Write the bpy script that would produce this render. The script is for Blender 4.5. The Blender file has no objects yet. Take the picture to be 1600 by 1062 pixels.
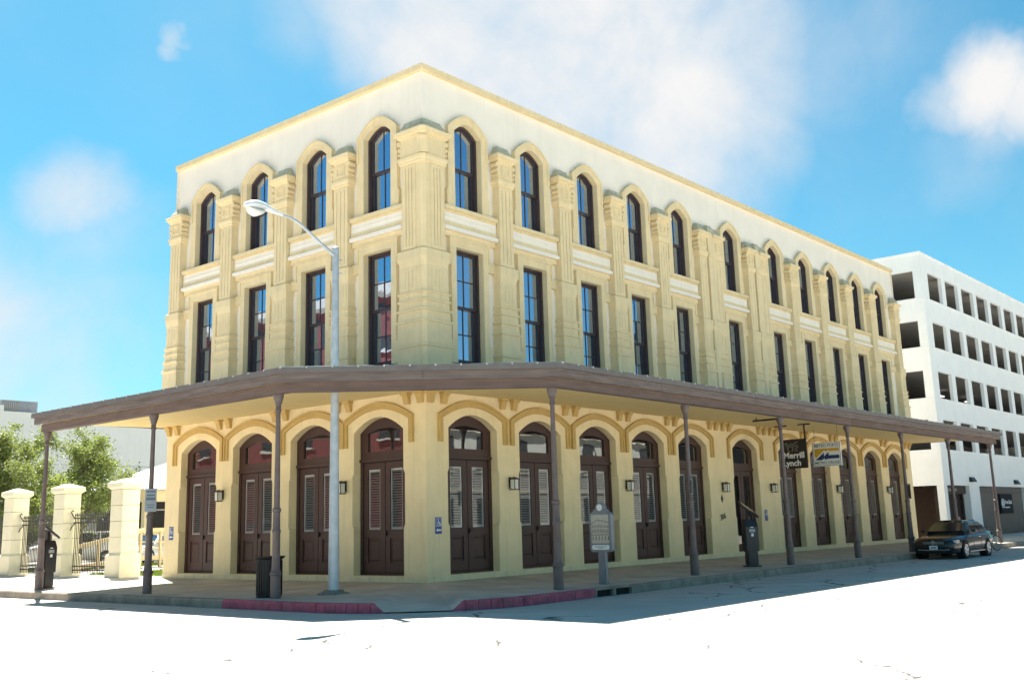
import bpy, bmesh, math, random
from mathutils import Vector, Matrix
from mathutils.geometry import tessellate_polygon
random.seed(7)
R = math.radians
scn = bpy.context.scene
COL = scn.collection

# ------------------------------------------------------------------ camera
CAM = Vector((-20.1176, -20.0506, 1.4185))
YAW, PITCH, ROLL, FPX = R(40.013), R(11.527), R(-1.645), 1632.0
fw = Vector((math.cos(YAW)*math.cos(PITCH), math.sin(YAW)*math.cos(PITCH), math.sin(PITCH)))
rt0 = Vector((math.sin(YAW), -math.cos(YAW), 0)); up0 = rt0.cross(fw)
rt = rt0*math.cos(ROLL)+up0*math.sin(ROLL); up = -rt0*math.sin(ROLL)+up0*math.cos(ROLL)
cd = bpy.data.cameras.new('camera'); cam = bpy.data.objects.new('camera', cd); COL.objects.link(cam)
M = Matrix((( rt.x, up.x, -fw.x, CAM.x), (rt.y, up.y, -fw.y, CAM.y), (rt.z, up.z, -fw.z, CAM.z), (0, 0, 0, 1)))
cam.matrix_world = M
cd.sensor_width = 36; cd.lens = 36*FPX/1600; cd.shift_y = -44.9/1600
cd.clip_start = .1; cd.clip_end = 6000
scn.camera = cam

# ------------------------------------------------------------------ light
SUN = Vector((.286, .588, 1)).normalized()          # towards the sun
EL = math.asin(SUN.z); AZ = math.atan2(SUN.x, SUN.y)
EXPOSURE = 1.95
scn.view_settings.view_transform = 'Standard'; scn.view_settings.look = 'None'
scn.view_settings.exposure = EXPOSURE; scn.view_settings.gamma = 1
scn.view_settings.use_curve_mapping = False
sl = bpy.data.lights.new('sun', 'SUN'); sl.energy = 5.0; sl.angle = R(.53); sl.color = (1, .96, .88)
so = bpy.data.objects.new('sun', sl); COL.objects.link(so)
so.rotation_euler = (-SUN).to_track_quat('-Z', 'Y').to_euler(); so.location = (0, 0, 60)

w = bpy.data.worlds.new('World'); scn.world = w; w.use_nodes = True
nt = w.node_tree; N = nt.nodes; Lk = nt.links; N.clear()
def nd(t, **k):
    n = N.new(t)
    for a, b in k.items(): setattr(n, a, b)
    return n
def vmath(op, a, b):
    n = nd('ShaderNodeVectorMath', operation=op)
    for i, x in enumerate((a, b)):
        if hasattr(x, 'is_output'): Lk.new(x, n.inputs[i])
        else: n.inputs[i].default_value = x
    return n
def fm(op, a, b=0.0, c=0.0, clamp=False):
    n = nd('ShaderNodeMath', operation=op, use_clamp=clamp)
    for i, x in enumerate((a, b, c)):
        if hasattr(x, 'is_output'): Lk.new(x, n.inputs[i])
        else: n.inputs[i].default_value = x
    return n.outputs[0]
sky = nd('ShaderNodeTexSky', sky_type='NISHITA'); sky.sun_disc = False
sky.sun_elevation = EL; sky.sun_rotation = AZ; sky.air_density = 1.0; sky.dust_density = .6; sky.ozone_density = 2.5
tc = nd('ShaderNodeTexCoord'); dirn = tc.outputs['Generated']
def ray(px, py):
    return (fw + rt*((px-800)/FPX) - up*((py-486.1)/FPX)).normalized()
# domain-warped noise so that cloud edges are ragged
nw = nd('ShaderNodeTexNoise'); nw.inputs['Scale'].default_value = 3.2; nw.inputs['Detail'].default_value = 6; nw.inputs['Roughness'].default_value = .62
Lk.new(dirn, nw.inputs['Vector'])
n1 = nd('ShaderNodeTexNoise'); n1.inputs['Scale'].default_value = 6.5; n1.inputs['Detail'].default_value = 12; n1.inputs['Roughness'].default_value = .6; n1.inputs['Distortion'].default_value = .25
Lk.new(dirn, n1.inputs['Vector'])
n2 = nd('ShaderNodeTexNoise'); n2.inputs['Scale'].default_value = 1.7; n2.inputs['Detail'].default_value = 4
Lk.new(dirn, n2.inputs['Vector'])
warp = vmath('SCALE', vmath('SUBTRACT', nw.outputs['Color'], (.5, .5, .5)).outputs[0], (0, 0, 0)); warp.inputs['Scale'].default_value = .16
wdir = vmath('NORMALIZE', vmath('ADD', dirn, warp.outputs[0]).outputs[0], (0, 0, 0)).outputs[0]
def lobe(px, py, rad, amp):
    d = vmath('DOT_PRODUCT', wdir, tuple(ray(px, py))).outputs['Value']
    c = math.cos(rad)
    t = fm('MULTIPLY', fm('SUBTRACT', d, c), 1/(1-c), clamp=True)
    return fm('MULTIPLY', t, amp)
acc = None
for a in ((640, -20, .13, .8), (760, 20, .16, 1.0), (900, 60, .18, 1.15), (1010, 170, .17, .95), (1120, 80, .13, .7), (960, 290, .13, .6), (470, 20, .07, .42), (1240, 60, .11, .42),
          (1540, 110, .062, 1.15), (1600, 130, .06, 1.0), (1480, 135, .045, .75), (1560, 170, .06, .6), (1400, 30, .10, .35), (1520, 230, .08, .38),
          (130, 300, .065, .78), (150, 380, .09, .52), (60, 470, .14, .44), (20, 600, .20, .68), (200, 610, .12, .45), (1480, 330, .30, .20), (300, 200, .35, .10), (262, 35, .016, .62), (258, 50, .014, .55)):
    l = lobe(*a); acc = l if acc is None else fm('MAXIMUM', acc, l)
gen = fm('MULTIPLY', fm('SUBTRACT', n2.outputs['Fac'], .52), 3.0, clamp=True)          # clouds over the rest of the sky
acc = fm('MAXIMUM', acc, fm('MULTIPLY', gen, .45))
rag = fm('MULTIPLY', fm('SUBTRACT', n1.outputs['Fac'], .5), 1.35)
dens = fm('ADD', acc, fm('MULTIPLY', rag, fm('POWER', acc, .6)))
sm = nd('ShaderNodeMapRange', interpolation_type='SMOOTHSTEP'); sm.inputs[1].default_value = -.02; sm.inputs[2].default_value = 1.2
Lk.new(dens, sm.inputs[0]); mask = sm.outputs[0]
CLOUD = .235
hs = nd('ShaderNodeMix', data_type='RGBA', blend_type='MULTIPLY'); hs.inputs['Factor'].default_value = 1
Lk.new(sky.outputs[0], hs.inputs['A']); hs.inputs['B'].default_value = (.28, .715, .715, 1)
SKYS = .052
cl = nd('ShaderNodeMix', data_type='RGBA')
Lk.new(mask, cl.inputs['Factor']); Lk.new(hs.outputs['Result'], cl.inputs['A'])
cc = nd('ShaderNodeMix', data_type='RGBA'); dn = nd('ShaderNodeMapRange'); dn.inputs[1].default_value = .35; dn.inputs[2].default_value = 1.15
Lk.new(dens, dn.inputs[0]); Lk.new(dn.outputs[0], cc.inputs['Factor'])
cc.inputs['A'].default_value = (CLOUD/SKYS*.80, CLOUD/SKYS*.87, CLOUD/SKYS*.95, 1); cc.inputs['B'].default_value = (CLOUD/SKYS*1.04, CLOUD/SKYS*1.03, CLOUD/SKYS*1.02, 1)
Lk.new(cc.outputs['Result'], cl.inputs['B'])
bg = nd('ShaderNodeBackground'); bg.inputs['Strength'].default_value = SKYS
Lk.new(cl.outputs['Result'], bg.inputs['Color'])
out = nd('ShaderNodeOutputWorld'); Lk.new(bg.outputs[0], out.inputs[0])

# ------------------------------------------------------------------ materials
MATS = {}
def pm(name, col, rough=.7, var=.10, scale=2.5, bump=.0, bscale=60, metallic=0, spec=.5, streak=0, dirt=None, stretch=(1, 1, 1), coat=0):
    """procedural paint/stone/metal: world-space noise in colour, fine bump, optional vertical streaks and dirt"""
    if name in MATS: return MATS[name]
    m = bpy.data.materials.new(name); m.use_nodes = True; t = m.node_tree; n = t.nodes; L = t.links
    b = n['Principled BSDF']
    b.inputs['Roughness'].default_value = rough; b.inputs['Metallic'].default_value = metallic
    b.inputs['Specular IOR Level'].default_value = spec; b.inputs['Coat Weight'].default_value = coat
    g = n.new('ShaderNodeNewGeometry'); mp = n.new('ShaderNodeMapping'); mp.inputs['Scale'].default_value = stretch
    L.new(g.outputs['Position'], mp.inputs['Vector'])
    tx = n.new('ShaderNodeTexNoise'); tx.inputs['Scale'].default_value = scale; tx.inputs['Detail'].default_value = 7; tx.inputs['Roughness'].default_value = .6
    L.new(mp.outputs[0], tx.inputs['Vector'])
    mx = n.new('ShaderNodeMix'); mx.data_type = 'RGBA'
    rp = n.new('ShaderNodeMapRange'); rp.inputs[1].default_value = .3; rp.inputs[2].default_value = .7
    L.new(tx.outputs['Fac'], rp.inputs[0]); L.new(rp.outputs[0], mx.inputs['Factor'])
    mx.inputs['A'].default_value = (*[c*(1-var) for c in col], 1); mx.inputs['B'].default_value = (*[min(1, c*(1+var)) for c in col], 1)
    last = mx.outputs['Result']
    if streak:
        m2 = n.new('ShaderNodeMapping'); m2.inputs['Scale'].default_value = (3.2, 3.2, .22); L.new(g.outputs['Position'], m2.inputs['Vector'])
        t2 = n.new('ShaderNodeTexNoise'); t2.inputs['Scale'].default_value = 2.2; t2.inputs['Detail'].default_value = 6; L.new(m2.outputs[0], t2.inputs['Vector'])
        r2 = n.new('ShaderNodeMapRange'); r2.inputs[1].default_value = .52; r2.inputs[2].default_value = .78; r2.inputs[4].default_value = streak; L.new(t2.outputs['Fac'], r2.inputs[0])
        x2 = n.new('ShaderNodeMix'); x2.data_type = 'RGBA'; L.new(r2.outputs[0], x2.inputs['Factor']); L.new(last, x2.inputs['A'])
        dc = dirt or tuple(c*.45 for c in col); x2.inputs['B'].default_value = (*dc, 1); last = x2.outputs['Result']
    L.new(last, b.inputs['Base Color'])
    rr = n.new('ShaderNodeMapRange'); rr.inputs[3].default_value = max(0, rough-.08); rr.inputs[4].default_value = min(1, rough+.08)
    L.new(tx.outputs['Fac'], rr.inputs[0]); L.new(rr.outputs[0], b.inputs['Roughness'])
    if bump:
        t3 = n.new('ShaderNodeTexNoise'); t3.inputs['Scale'].default_value = bscale; t3.inputs['Detail'].default_value = 5; L.new(mp.outputs[0], t3.inputs['Vector'])
        bp = n.new('ShaderNodeBump'); bp.inputs['Strength'].default_value = bump; bp.inputs['Distance'].default_value = .02
        L.new(t3.outputs['Fac'], bp.inputs['Height']); L.new(bp.outputs[0], b.inputs['Normal'])
    MATS[name] = m; return m
def glass(name, tint, refl, wob=.04, base=.02, wscale=1.3):
    """opaque dark pane that mirrors the street: old slightly wavy glass"""
    m = bpy.data.materials.new(name); m.use_nodes = True; t = m.node_tree; n = t.nodes; L = t.links
    n.remove(n['Principled BSDF']); o = n['Material Output']
    d = n.new('ShaderNodeBsdfDiffuse'); d.inputs['Color'].default_value = (base, base, base*1.15, 1)
    s = n.new('ShaderNodeBsdfGlossy'); s.inputs['Roughness'].default_value = .015; s.inputs['Color'].default_value = (*tint, 1)
    f = n.new('ShaderNodeLayerWeight'); f.inputs['Blend'].default_value = .25
    mr = n.new('ShaderNodeMapRange'); mr.inputs[3].default_value = refl; mr.inputs[4].default_value = 1; L.new(f.outputs['Fresnel'], mr.inputs[0])
    mx = n.new('ShaderNodeMixShader'); L.new(mr.outputs[0], mx.inputs[0]); L.new(d.outputs[0], mx.inputs[1]); L.new(s.outputs[0], mx.inputs[2])
    g = n.new('ShaderNodeNewGeometry'); tx = n.new('ShaderNodeTexNoise'); tx.inputs['Scale'].default_value = wscale; tx.inputs['Detail'].default_value = 2
    L.new(g.outputs['Position'], tx.inputs['Vector'])
    bp = n.new('ShaderNodeBump'); bp.inputs['Strength'].default_value = wob; bp.inputs['Distance'].default_value = .05; L.new(tx.outputs['Fac'], bp.inputs['Height'])
    L.new(bp.outputs[0], s.inputs['Normal']); L.new(mx.outputs[0], o.inputs[0]); MATS[name] = m; return m
def clear(name, refl=.12):
    m = bpy.data.materials.new(name); m.use_nodes = True; t = m.node_tree; n = t.nodes; L = t.links
    n.remove(n['Principled BSDF']); o = n['Material Output']
    d = n.new('ShaderNodeBsdfTransparent'); d.inputs['Color'].default_value = (.96, .97, .97, 1)
    s = n.new('ShaderNodeBsdfGlossy'); s.inputs['Roughness'].default_value = .01
    f = n.new('ShaderNodeLayerWeight'); f.inputs['Blend'].default_value = .3
    mr = n.new('ShaderNodeMapRange'); mr.inputs[3].default_value = refl; mr.inputs[4].default_value = 1; L.new(f.outputs['Fresnel'], mr.inputs[0])
    mx = n.new('ShaderNodeMixShader'); L.new(mr.outputs[0], mx.inputs[0]); L.new(d.outputs[0], mx.inputs[1]); L.new(s.outputs[0], mx.inputs[2])
    L.new(mx.outputs[0], o.inputs[0]); MATS[name] = m; return m

yellow = pm('yellow_stucco', (.81, .665, .40), .8, .07, 1.3, .25, 45, streak=.30, dirt=(.50, .44, .28))
trim_y = pm('yellow_trim_paint', (.78, .62, .365), .75, .07, 2.2, .18, 50, streak=.28, dirt=(.42, .38, .24))
mustard = pm('mustard_trim_paint', (.53, .36, .12), .7, .08, 3, .15, 50, streak=.15)
white = pm('cream_white_stucco', (.86, .785, .68), .8, .04, 1.1, .2, 40, streak=.20, dirt=(.60, .58, .50))
capgrey = pm('weathered_cap_stone', (.50, .47, .34), .9, .22, 9, .5, 60, streak=.5, dirt=(.22, .22, .17))
ceil_y = pm('yellow_ceiling_boards', (.70, .55, .26), .7, .06, 2, .1, 40)
brown = pm('brown_wood_paint', (.050, .020, .016), .5, .15, 5, .12, 30, stretch=(6, 6, 1))
dkbrown = pm('dark_brown_sash_paint', (.055, .038, .040), .45, .15, 5)
fascia_m = pm('weathered_fascia_paint', (.160, .126, .116), .85, .34, 2.2, .6, 25, streak=0, stretch=(.55, .55, 7))
beam_m = pm('brown_beam_paint', (.125, .088, .081), .8, .28, 2.4, .5, 25, stretch=(.55, .55, 6))
iron = pm('brown_iron_paint', (.125, .092, .088), .5, .2, 6, .2, 60)
metalroof = pm('pale_metal_roof', (.62, .63, .62), .4, .1, 2, metallic=.3)
gutter_m = pm('grey_brown_gutter', (.135, .118, .112), .55, .15, 4)
blackm = pm('black_metal', (.012, .012, .014), .45, .2, 5)
darkm = pm('dark_void', (.012, .011, .010), .9, .1, 3)
slatm = pm('grey_shutter_paint', (.25, .24, .22), .6, .08, 8)
sframe = pm('pale_shutter_frame', (.52, .51, .48), .6, .08, 8)
conc = pm('pavement_concrete', (.46, .42, .36), .9, .26, .8, .35, 30)
kerbm = pm('kerb_stone', (.30, .25, .195), .9, .3, 2.6, .6, 22, streak=.35)
redm = pm('worn_red_kerb_paint', (.46, .09, .13), .75, .38, 3, .5, 25, streak=.55, dirt=(.24, .17, .15))
galv = pm('galvanised_steel', (.42, .46, .50), .45, .15, 5, .1, 60, metallic=.35, streak=.15)
signwhite = pm('sign_white', (.78, .79, .78), .5, .03, 5)
signblack = pm('sign_black', (.012, .012, .014), .4, .1, 5)
lampwhite = pm('lamp_frosted_glass', (.70, .69, .62), .3, .05, 6)
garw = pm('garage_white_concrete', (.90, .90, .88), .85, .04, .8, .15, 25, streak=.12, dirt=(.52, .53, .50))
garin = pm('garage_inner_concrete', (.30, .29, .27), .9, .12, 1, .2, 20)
pane_up = glass('upper_window_glass', (.64, .76, 1.0), .72, .05)
pane_lo = glass('transom_glass', (.75, .78, .78), .30, .05, .015)
shop = clear('door_glass', .06)

# ------------------------------------------------------------------ mesh helpers
class MB:
    def __init__(s): s.v = []; s.f = []; s.m = []; s.mi = 0
    def add(s, vs, fs):
        b = len(s.v); s.v += [tuple(v) for v in vs]
        for f in fs: s.f.append([i+b for i in f]); s.m.append(s.mi)
        return s
    def box(s, x0, x1, y0, y1, z0, z1):
        return s.add([(x0, y0, z0), (x1, y0, z0), (x1, y1, z0), (x0, y1, z0), (x0, y0, z1), (x1, y0, z1), (x1, y1, z1), (x0, y1, z1)],
                     [(3, 2, 1, 0), (4, 5, 6, 7), (0, 1, 5, 4), (1, 2, 6, 5), (2, 3, 7, 6), (3, 0, 4, 7)])
    def obox(s, p0, p1, wd, z0, z1):
        """box along a plan line p0-p1, wd wide; z0,z1 may be pairs (start,end)"""
        d = Vector((p1[0]-p0[0], p1[1]-p0[1])); d.normalize(); n = Vector((-d.y, d.x))*wd/2
        za, zb = z0 if isinstance(z0, tuple) else (z0, z0); ta, tb = z1 if isinstance(z1, tuple) else (z1, z1)
        q = [(p0[0]+n.x, p0[1]+n.y), (p0[0]-n.x, p0[1]-n.y), (p1[0]-n.x, p1[1]-n.y), (p1[0]+n.x, p1[1]+n.y)]
        lo = [za, za, zb, zb]; hi = [ta, ta, tb, tb]
        return s.add([(*q[i], lo[i]) for i in range(4)]+[(*q[i], hi[i]) for i in range(4)],
                     [(3, 2, 1, 0), (4, 5, 6, 7), (0, 1, 5, 4), (1, 2, 6, 5), (2, 3, 7, 6), (3, 0, 4, 7)])
    def prism(s, poly, y0, y1, holes=()):
        """polygon in x,z (with holes) extruded from y0 to y1"""
        loops = [list(poly)]+[list(h) for h in holes]
        tris = tessellate_polygon([[Vector((x, z, 0)) for x, z in l] for l in loops])
        flat = [p for l in loops for p in l]; n = len(flat)
        vs = [(x, y0, z) for x, z in flat]+[(x, y1, z) for x, z in flat]
        fs = [tuple(t) for t in tris]+[tuple(i+n for i in reversed(t)) for t in tris]
        o = 0
        for l in loops:
            k = len(l)
            for i in range(k):
                j = (i+1) % k; fs.append((o+i, o+j, o+j+n, o+i+n))
            o += k
        return s.add(vs, fs)
    def loft(s, secs, cap=True):
        """list of rings (same count) of 3-D points"""
        n = len(secs[0]); vs = [p for r in secs for p in r]; fs = []
        for k in range(len(secs)-1):
            for i in range(n):
                j = (i+1) % n; fs.append((k*n+i, k*n+j, (k+1)*n+j, (k+1)*n+i))
        if cap: fs.append(tuple(reversed(range(n)))); fs.append(tuple(range((len(secs)-1)*n, len(secs)*n)))
        return s.add(vs, fs)
    def lathe(s, prof, n=16, cx=0, cy=0):
        return s.loft([[(cx+r*math.cos(2*math.pi*i/n), cy+r*math.sin(2*math.pi*i/n), z) for i in range(n)] for r, z in prof])
    def tube(s, pts, r, n=8, r1=None, cap=True):
        pts = [Vector(p) for p in pts]; secs = []; k = len(pts)
        for i, p in enumerate(pts):
            d = (pts[min(i+1, k-1)]-pts[max(i-1, 0)]).normalized()
            a = d.cross(Vector((0, 0, 1)) if abs(d.z) < .95 else Vector((1, 0, 0))).normalized(); b = d.cross(a)
            rr = r if r1 is None else r+(r1-r)*i/(k-1)
            secs.append([p+a*rr*math.cos(2*math.pi*j/n)+b*rr*math.sin(2*math.pi*j/n) for j in range(n)])
        return s.loft(secs, cap)
    def torus(s, c, ax, R0, r, n=28, m=8):
        ax = Vector(ax).normalized(); a = ax.orthogonal().normalized(); b = ax.cross(a); c = Vector(c)
        vs = []; fs = []
        for i in range(n):
            d = a*math.cos(2*math.pi*i/n)+b*math.sin(2*math.pi*i/n)
            for j in range(m):
                vs.append(c+d*(R0+r*math.cos(2*math.pi*j/m))+ax*r*math.sin(2*math.pi*j/m))
        for i in range(n):
            for j in range(m):
                fs.append((i*m+j, ((i+1) % n)*m+j, ((i+1) % n)*m+(j+1) % m, i*m+(j+1) % m))
        return s.add(vs, fs)
    def mesh(s, name, mats, smooth=False, bevel=0):
        me = bpy.data.meshes.new(name); me.from_pydata([tuple(v) for v in s.v], [], s.f)
        bm = bmesh.new(); bm.from_mesh(me); bmesh.ops.recalc_face_normals(bm, faces=bm.faces)
        if bevel:
            es = [e for e in bm.edges if len(e.link_faces) == 2 and e.calc_face_angle(0) > .6]
            bmesh.ops.bevel(bm, geom=es, offset=bevel, segments=2, affect='EDGES', clamp_overlap=True)
        bm.to_mesh(me); bm.free()
        mats = mats if isinstance(mats, (list, tuple)) else [mats]
        for q in mats: me.materials.append(q)
        if len(mats) > 1 and not bevel:
            for p, i in zip(me.polygons, s.m): p.material_index = i
        if smooth:
            me.polygons.foreach_set('use_smooth', [True]*len(me.polygons))
            me.set_sharp_from_angle(angle=R(smooth if smooth is not True else 40))
        return me
def mesh_raw(s, name, mat):
    me = bpy.data.meshes.new(name); me.from_pydata([tuple(v) for v in s.v], [], s.f); me.materials.append(mat); return me
MB.mesh_raw = mesh_raw
def ob(name, me, parent=None, loc=(0, 0, 0), rz=0):
    o = bpy.data.objects.new(name, me); COL.objects.link(o)
    o.parent = parent; o.location = loc; o.rotation_euler = (0, 0, rz); return o
def tag(o, label=None, cat=None, group=None, kind=None):
    for k, v in (('label', label), ('category', cat), ('group', group), ('kind', kind)):
        if v: o[k] = v
    return o
def thing(name, label, cat, loc=(0, 0, 0), rz=0, group=None):
    return tag(ob(name, None, None, loc, rz), label, cat, group)
def copy_tree(o, parent=None):
    c = o.copy(); COL.objects.link(c); c.parent = parent
    for ch in list(o.children): copy_tree(ch, c)
    return c
def text_mesh(body, size, mat, extrude=.004, bold=0, align='CENTER'):
    c = bpy.data.curves.new('txt', 'FONT'); c.body = body; c.size = size; c.extrude = extrude; c.offset = bold
    c.align_x = align; c.align_y = 'CENTER'; c.resolution_u = 3
    o = bpy.data.objects.new('txt', c); COL.objects.link(o); bpy.context.view_layer.update()
    me = bpy.data.meshes.new_from_object(o.evaluated_get(bpy.context.evaluated_depsgraph_get()))
    bpy.data.objects.remove(o); me.materials.clear(); me.materials.append(mat)
    return me
def arch(hw, zs, za, n=14, e=2.0):
    """points from the right springing over the crown to the left one"""
    return [(hw*math.cos(math.pi*i/n) if False else hw-2*hw*i/n, zs+(za-zs)*(1-abs(1-2*i/n)**e)) for i in range(n+1)]
# ------------------------------------------------------------------ ground, road, pavement
RZ = -.36
def ground_mat(name, col, crack, cscale):
    m = pm(name, col, .9, .14, .35, .35, 22)
    n = m.node_tree.nodes; L = m.node_tree.links; b = n['Principled BSDF']
    src = b.inputs['Base Color'].links[0].from_socket
    g = n.new('ShaderNodeNewGeometry')
    ns = n.new('ShaderNodeTexNoise'); ns.inputs['Scale'].default_value = .9; ns.inputs['Detail'].default_value = 5; L.new(g.outputs['Position'], ns.inputs['Vector'])
    ad = n.new('ShaderNodeVectorMath'); ad.operation = 'MULTIPLY_ADD'; ad.inputs[1].default_value = (1.6, 1.6, 0); L.new(ns.outputs['Color'], ad.inputs[0]); L.new(g.outputs['Position'], ad.inputs[2])
    vo = n.new('ShaderNodeTexVoronoi'); vo.feature = 'DISTANCE_TO_EDGE'; vo.inputs['Scale'].default_value = cscale; L.new(ad.outputs[0], vo.inputs['Vector'])
    mr = n.new('ShaderNodeMapRange'); mr.inputs[1].default_value = .008; mr.inputs[2].default_value = .018; mr.inputs[3].default_value = 1; mr.inputs[4].default_value = 0; L.new(vo.outputs['Distance'], mr.inputs[0])
    pn = n.new('ShaderNodeTexNoise'); pn.inputs['Scale'].default_value = .35; pn.inputs['Detail'].default_value = 5; L.new(g.outputs['Position'], pn.inputs['Vector'])
    sx = n.new('ShaderNodeSeparateXYZ'); L.new(g.outputs['Position'], sx.inputs[0])
    bx = n.new('ShaderNodeMapRange'); bx.inputs[1].default_value = -14; bx.inputs[2].default_value = 5; bx.inputs[3].default_value = -.09; bx.inputs[4].default_value = .055; L.new(sx.outputs['X'], bx.inputs[0])   # the older, more broken slab lies to the east
    sm_ = n.new('ShaderNodeMath'); sm_.operation = 'ADD'; L.new(pn.outputs['Fac'], sm_.inputs[0]); L.new(bx.outputs[0], sm_.inputs[1])
    pr = n.new('ShaderNodeMapRange'); pr.inputs[1].default_value = .53; pr.inputs[2].default_value = .56; L.new(sm_.outputs[0], pr.inputs[0])
    ml = n.new('ShaderNodeMath'); ml.operation = 'MULTIPLY'; L.new(mr.outputs[0], ml.inputs[0]); L.new(pr.outputs[0], ml.inputs[1])
    m2 = n.new('ShaderNodeMath'); m2.operation = 'MULTIPLY'; m2.inputs[1].default_value = crack; L.new(ml.outputs[0], m2.inputs[0])
    mx = n.new('ShaderNodeMix'); mx.data_type = 'RGBA'; L.new(m2.outputs[0], mx.inputs['Factor']); L.new(src, mx.inputs['A']); mx.inputs['B'].default_value = (.025, .024, .022, 1)
    L.new(mx.outputs['Result'], b.inputs['Base Color'])
    return m
road_m = ground_mat('sunbleached_road', (.45, .42, .38), .95, .42)
far_m = pm('far_ground', (.38, .35, .30), .95, .2, .05)
tag(ob('ground', MB().add([(-2500, -2500, -.5), (2500, -2500, -.5), (2500, 2500, -.5), (-2500, 2500, -.5)], [(0, 1, 2, 3)]).mesh('ground', far_m)), kind='structure')
tag(ob('road', MB().add([(-90, -90, RZ), (140, -90, RZ), (140, 20, RZ), (-1, 20, RZ), (-1, 140, RZ), (-90, 140, RZ)], [(0, 1, 2, 3, 4, 5)]).mesh('road', road_m)), kind='structure')

WL, WW, WH = 36.38, 12.65, 14.61          # building length, width, height
KL, KR, AR = -4.8, -4.7, 3.4
st = []                                   # stations along the kerb: outer point, inward normal, wall point, ramp?
y = 62.0
while y > -1.2:
    st.append(((KL, y), (1, 0), (0, max(y, 0)), 0)); y -= 2.3 if y > 1.5 else .9
a0 = (KL+AR, KR+AR)
for k in range(0, 19):
    a = math.pi+math.pi/2*k/18; dg = 90*k/18
    f = 1 if 29 < dg < 57 else 0
    st.append(((a0[0]+AR*math.cos(a), a0[1]+AR*math.sin(a)), (-math.cos(a), -math.sin(a)), (0, 0), f))
x = a0[0]+.8
while x < 92:
    st.append(((x, KR), (0, 1), (max(x, 0), 0), 0)); x += .8 if x < 2.3 else 2.4
ZK, ZI = -.15, -.02
def kz(f): return -.335 if f else ZK
mb = MB(); rows = []
for (o, n, wl, f) in st:
    k = .17 if not f else .02
    p0 = Vector((o[0]+n[0]*k, o[1]+n[1]*k, kz(f)+.003)); p3 = Vector((wl[0], wl[1], ZI))
    mid = .14 if not f else .42
    zr = p0.z+(p3.z-p0.z)*mid if not f else -.145
    p1 = p0.lerp(p3, mid); p1.z = zr
    rows.append([p0, p1, p0.lerp(p3, .6) if not f else Vector((p0.lerp(p3, .7).x, p0.lerp(p3, .7).y, -.09)), p3])
for i in range(len(rows)-1):
    a, b = rows[i], rows[i+1]
    for j in range(3): mb.add([a[j], b[j], b[j+1], a[j+1]], [(0, 1, 2, 3)])
sw = tag(ob('pavement', mb.mesh('pavement', conc)), kind='structure')
# expansion joints of the pavement: thin dark grooves, each a real sunk strip
jm = pm('joint_dark', (.07, .065, .06), .9, .1, 3)
jb = MB()
def zside(d): return ZI+(ZK+.003-ZI)*d/4.63+.004
for yy in (2.6, 5.4, 8.3, 11.2, 14.2, 17.2, 20.2): jb.add([(0.02, yy, zside(0)), (-4.6, yy, zside(4.6)), (-4.6, yy+.02, zside(4.6)), (0.02, yy+.02, zside(0))], [(0, 1, 2, 3)])
for xx in [2.4+3.0*i for i in range(14)]: jb.add([(xx, -.02, zside(0)), (xx, -4.5, zside(4.5)), (xx+.02, -4.5, zside(4.5)), (xx+.02, -.02, zside(0))], [(0, 1, 2, 3)])
ob('pavement_joint', jb.mesh('pavement_joint', jm), sw)
for i in range(len(st)-1):
    (o, n, _, f), (o2, n2, _, f2) = st[i], st[i+1]
    if f and f2: continue
    if .95 < o[0] < 2.2 and o[1] == KR: inlet_at = (o[0], o2[0]); 
    t0, t1 = kz(f), kz(f2); wd = .17; c = .035
    jx = random.uniform(-.006, .006); jz = random.uniform(-.006, .004)
    def ring(o, n, t, s):
        e = Vector((o2[0]-o[0], o2[1]-o[1])) if s else Vector((0, 0))
        q = lambda d, z: (o[0]+n[0]*(d+jx)+gx*s, o[1]+n[1]*(d+jx)+gy*s, z)
        return [q(0, RZ-.03), q(.012, t-c+jz), q(c, t+jz), q(wd, t+jz), q(wd, RZ-.03)]
    dv = Vector((o2[0]-o[0], o2[1]-o[1])).normalized()*.008; gx, gy = dv.x, dv.y
    r0 = ring(o, n, t0, 1); gx, gy = -dv.x, -dv.y; r1 = ring(o2, n2, t1, 1)
    red = (o[0] == KL and o[1] < 3.2) or (o[1] == KR and o[0] < .95) or (o[0] > KL and o[1] > KR and o[0] < a0[0])
    if 1.0 < o[0] < 2.0 and o[1] == KR:          # storm drain inlet: lintel over a dark slot
        z1 = ZK
        ob('drain_lintel', MB().box(o[0], o2[0], KR+.0, KR+.2, z1-.05, z1+.004).mesh('drain_lintel', kerbm, bevel=.01), sw)
        ob('drain_slot', MB().box(o[0]+.04, o2[0]-.04, KR+.08, KR+.3, RZ-.1, z1-.052).mesh('drain_slot', darkm), sw)
        for xa in (o[0], o2[0]-.06): ob('drain_cheek', MB().box(xa, xa+.06, KR-.004, KR+.2, RZ-.05, z1-.051).mesh('drain_cheek', kerbm), sw)
        continue
    ob('red_kerb_stone' if red else 'kerb_stone', MB().loft([r0, r1]).mesh('kerb', redm if red else kerbm), sw)
# faded parking line at the kerb
pl_m = pm('worn_white_line', (.55, .55, .52), .8, .25, 3)
ob('parking_line', MB().add([(3.2, KR-.12, RZ+.004), (3.3, KR-.12, RZ+.004), (3.3, KR-2.2, RZ+.004), (3.2, KR-2.2, RZ+.004)], [(0, 1, 2, 3)]).mesh('pl', pl_m), sw)

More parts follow.
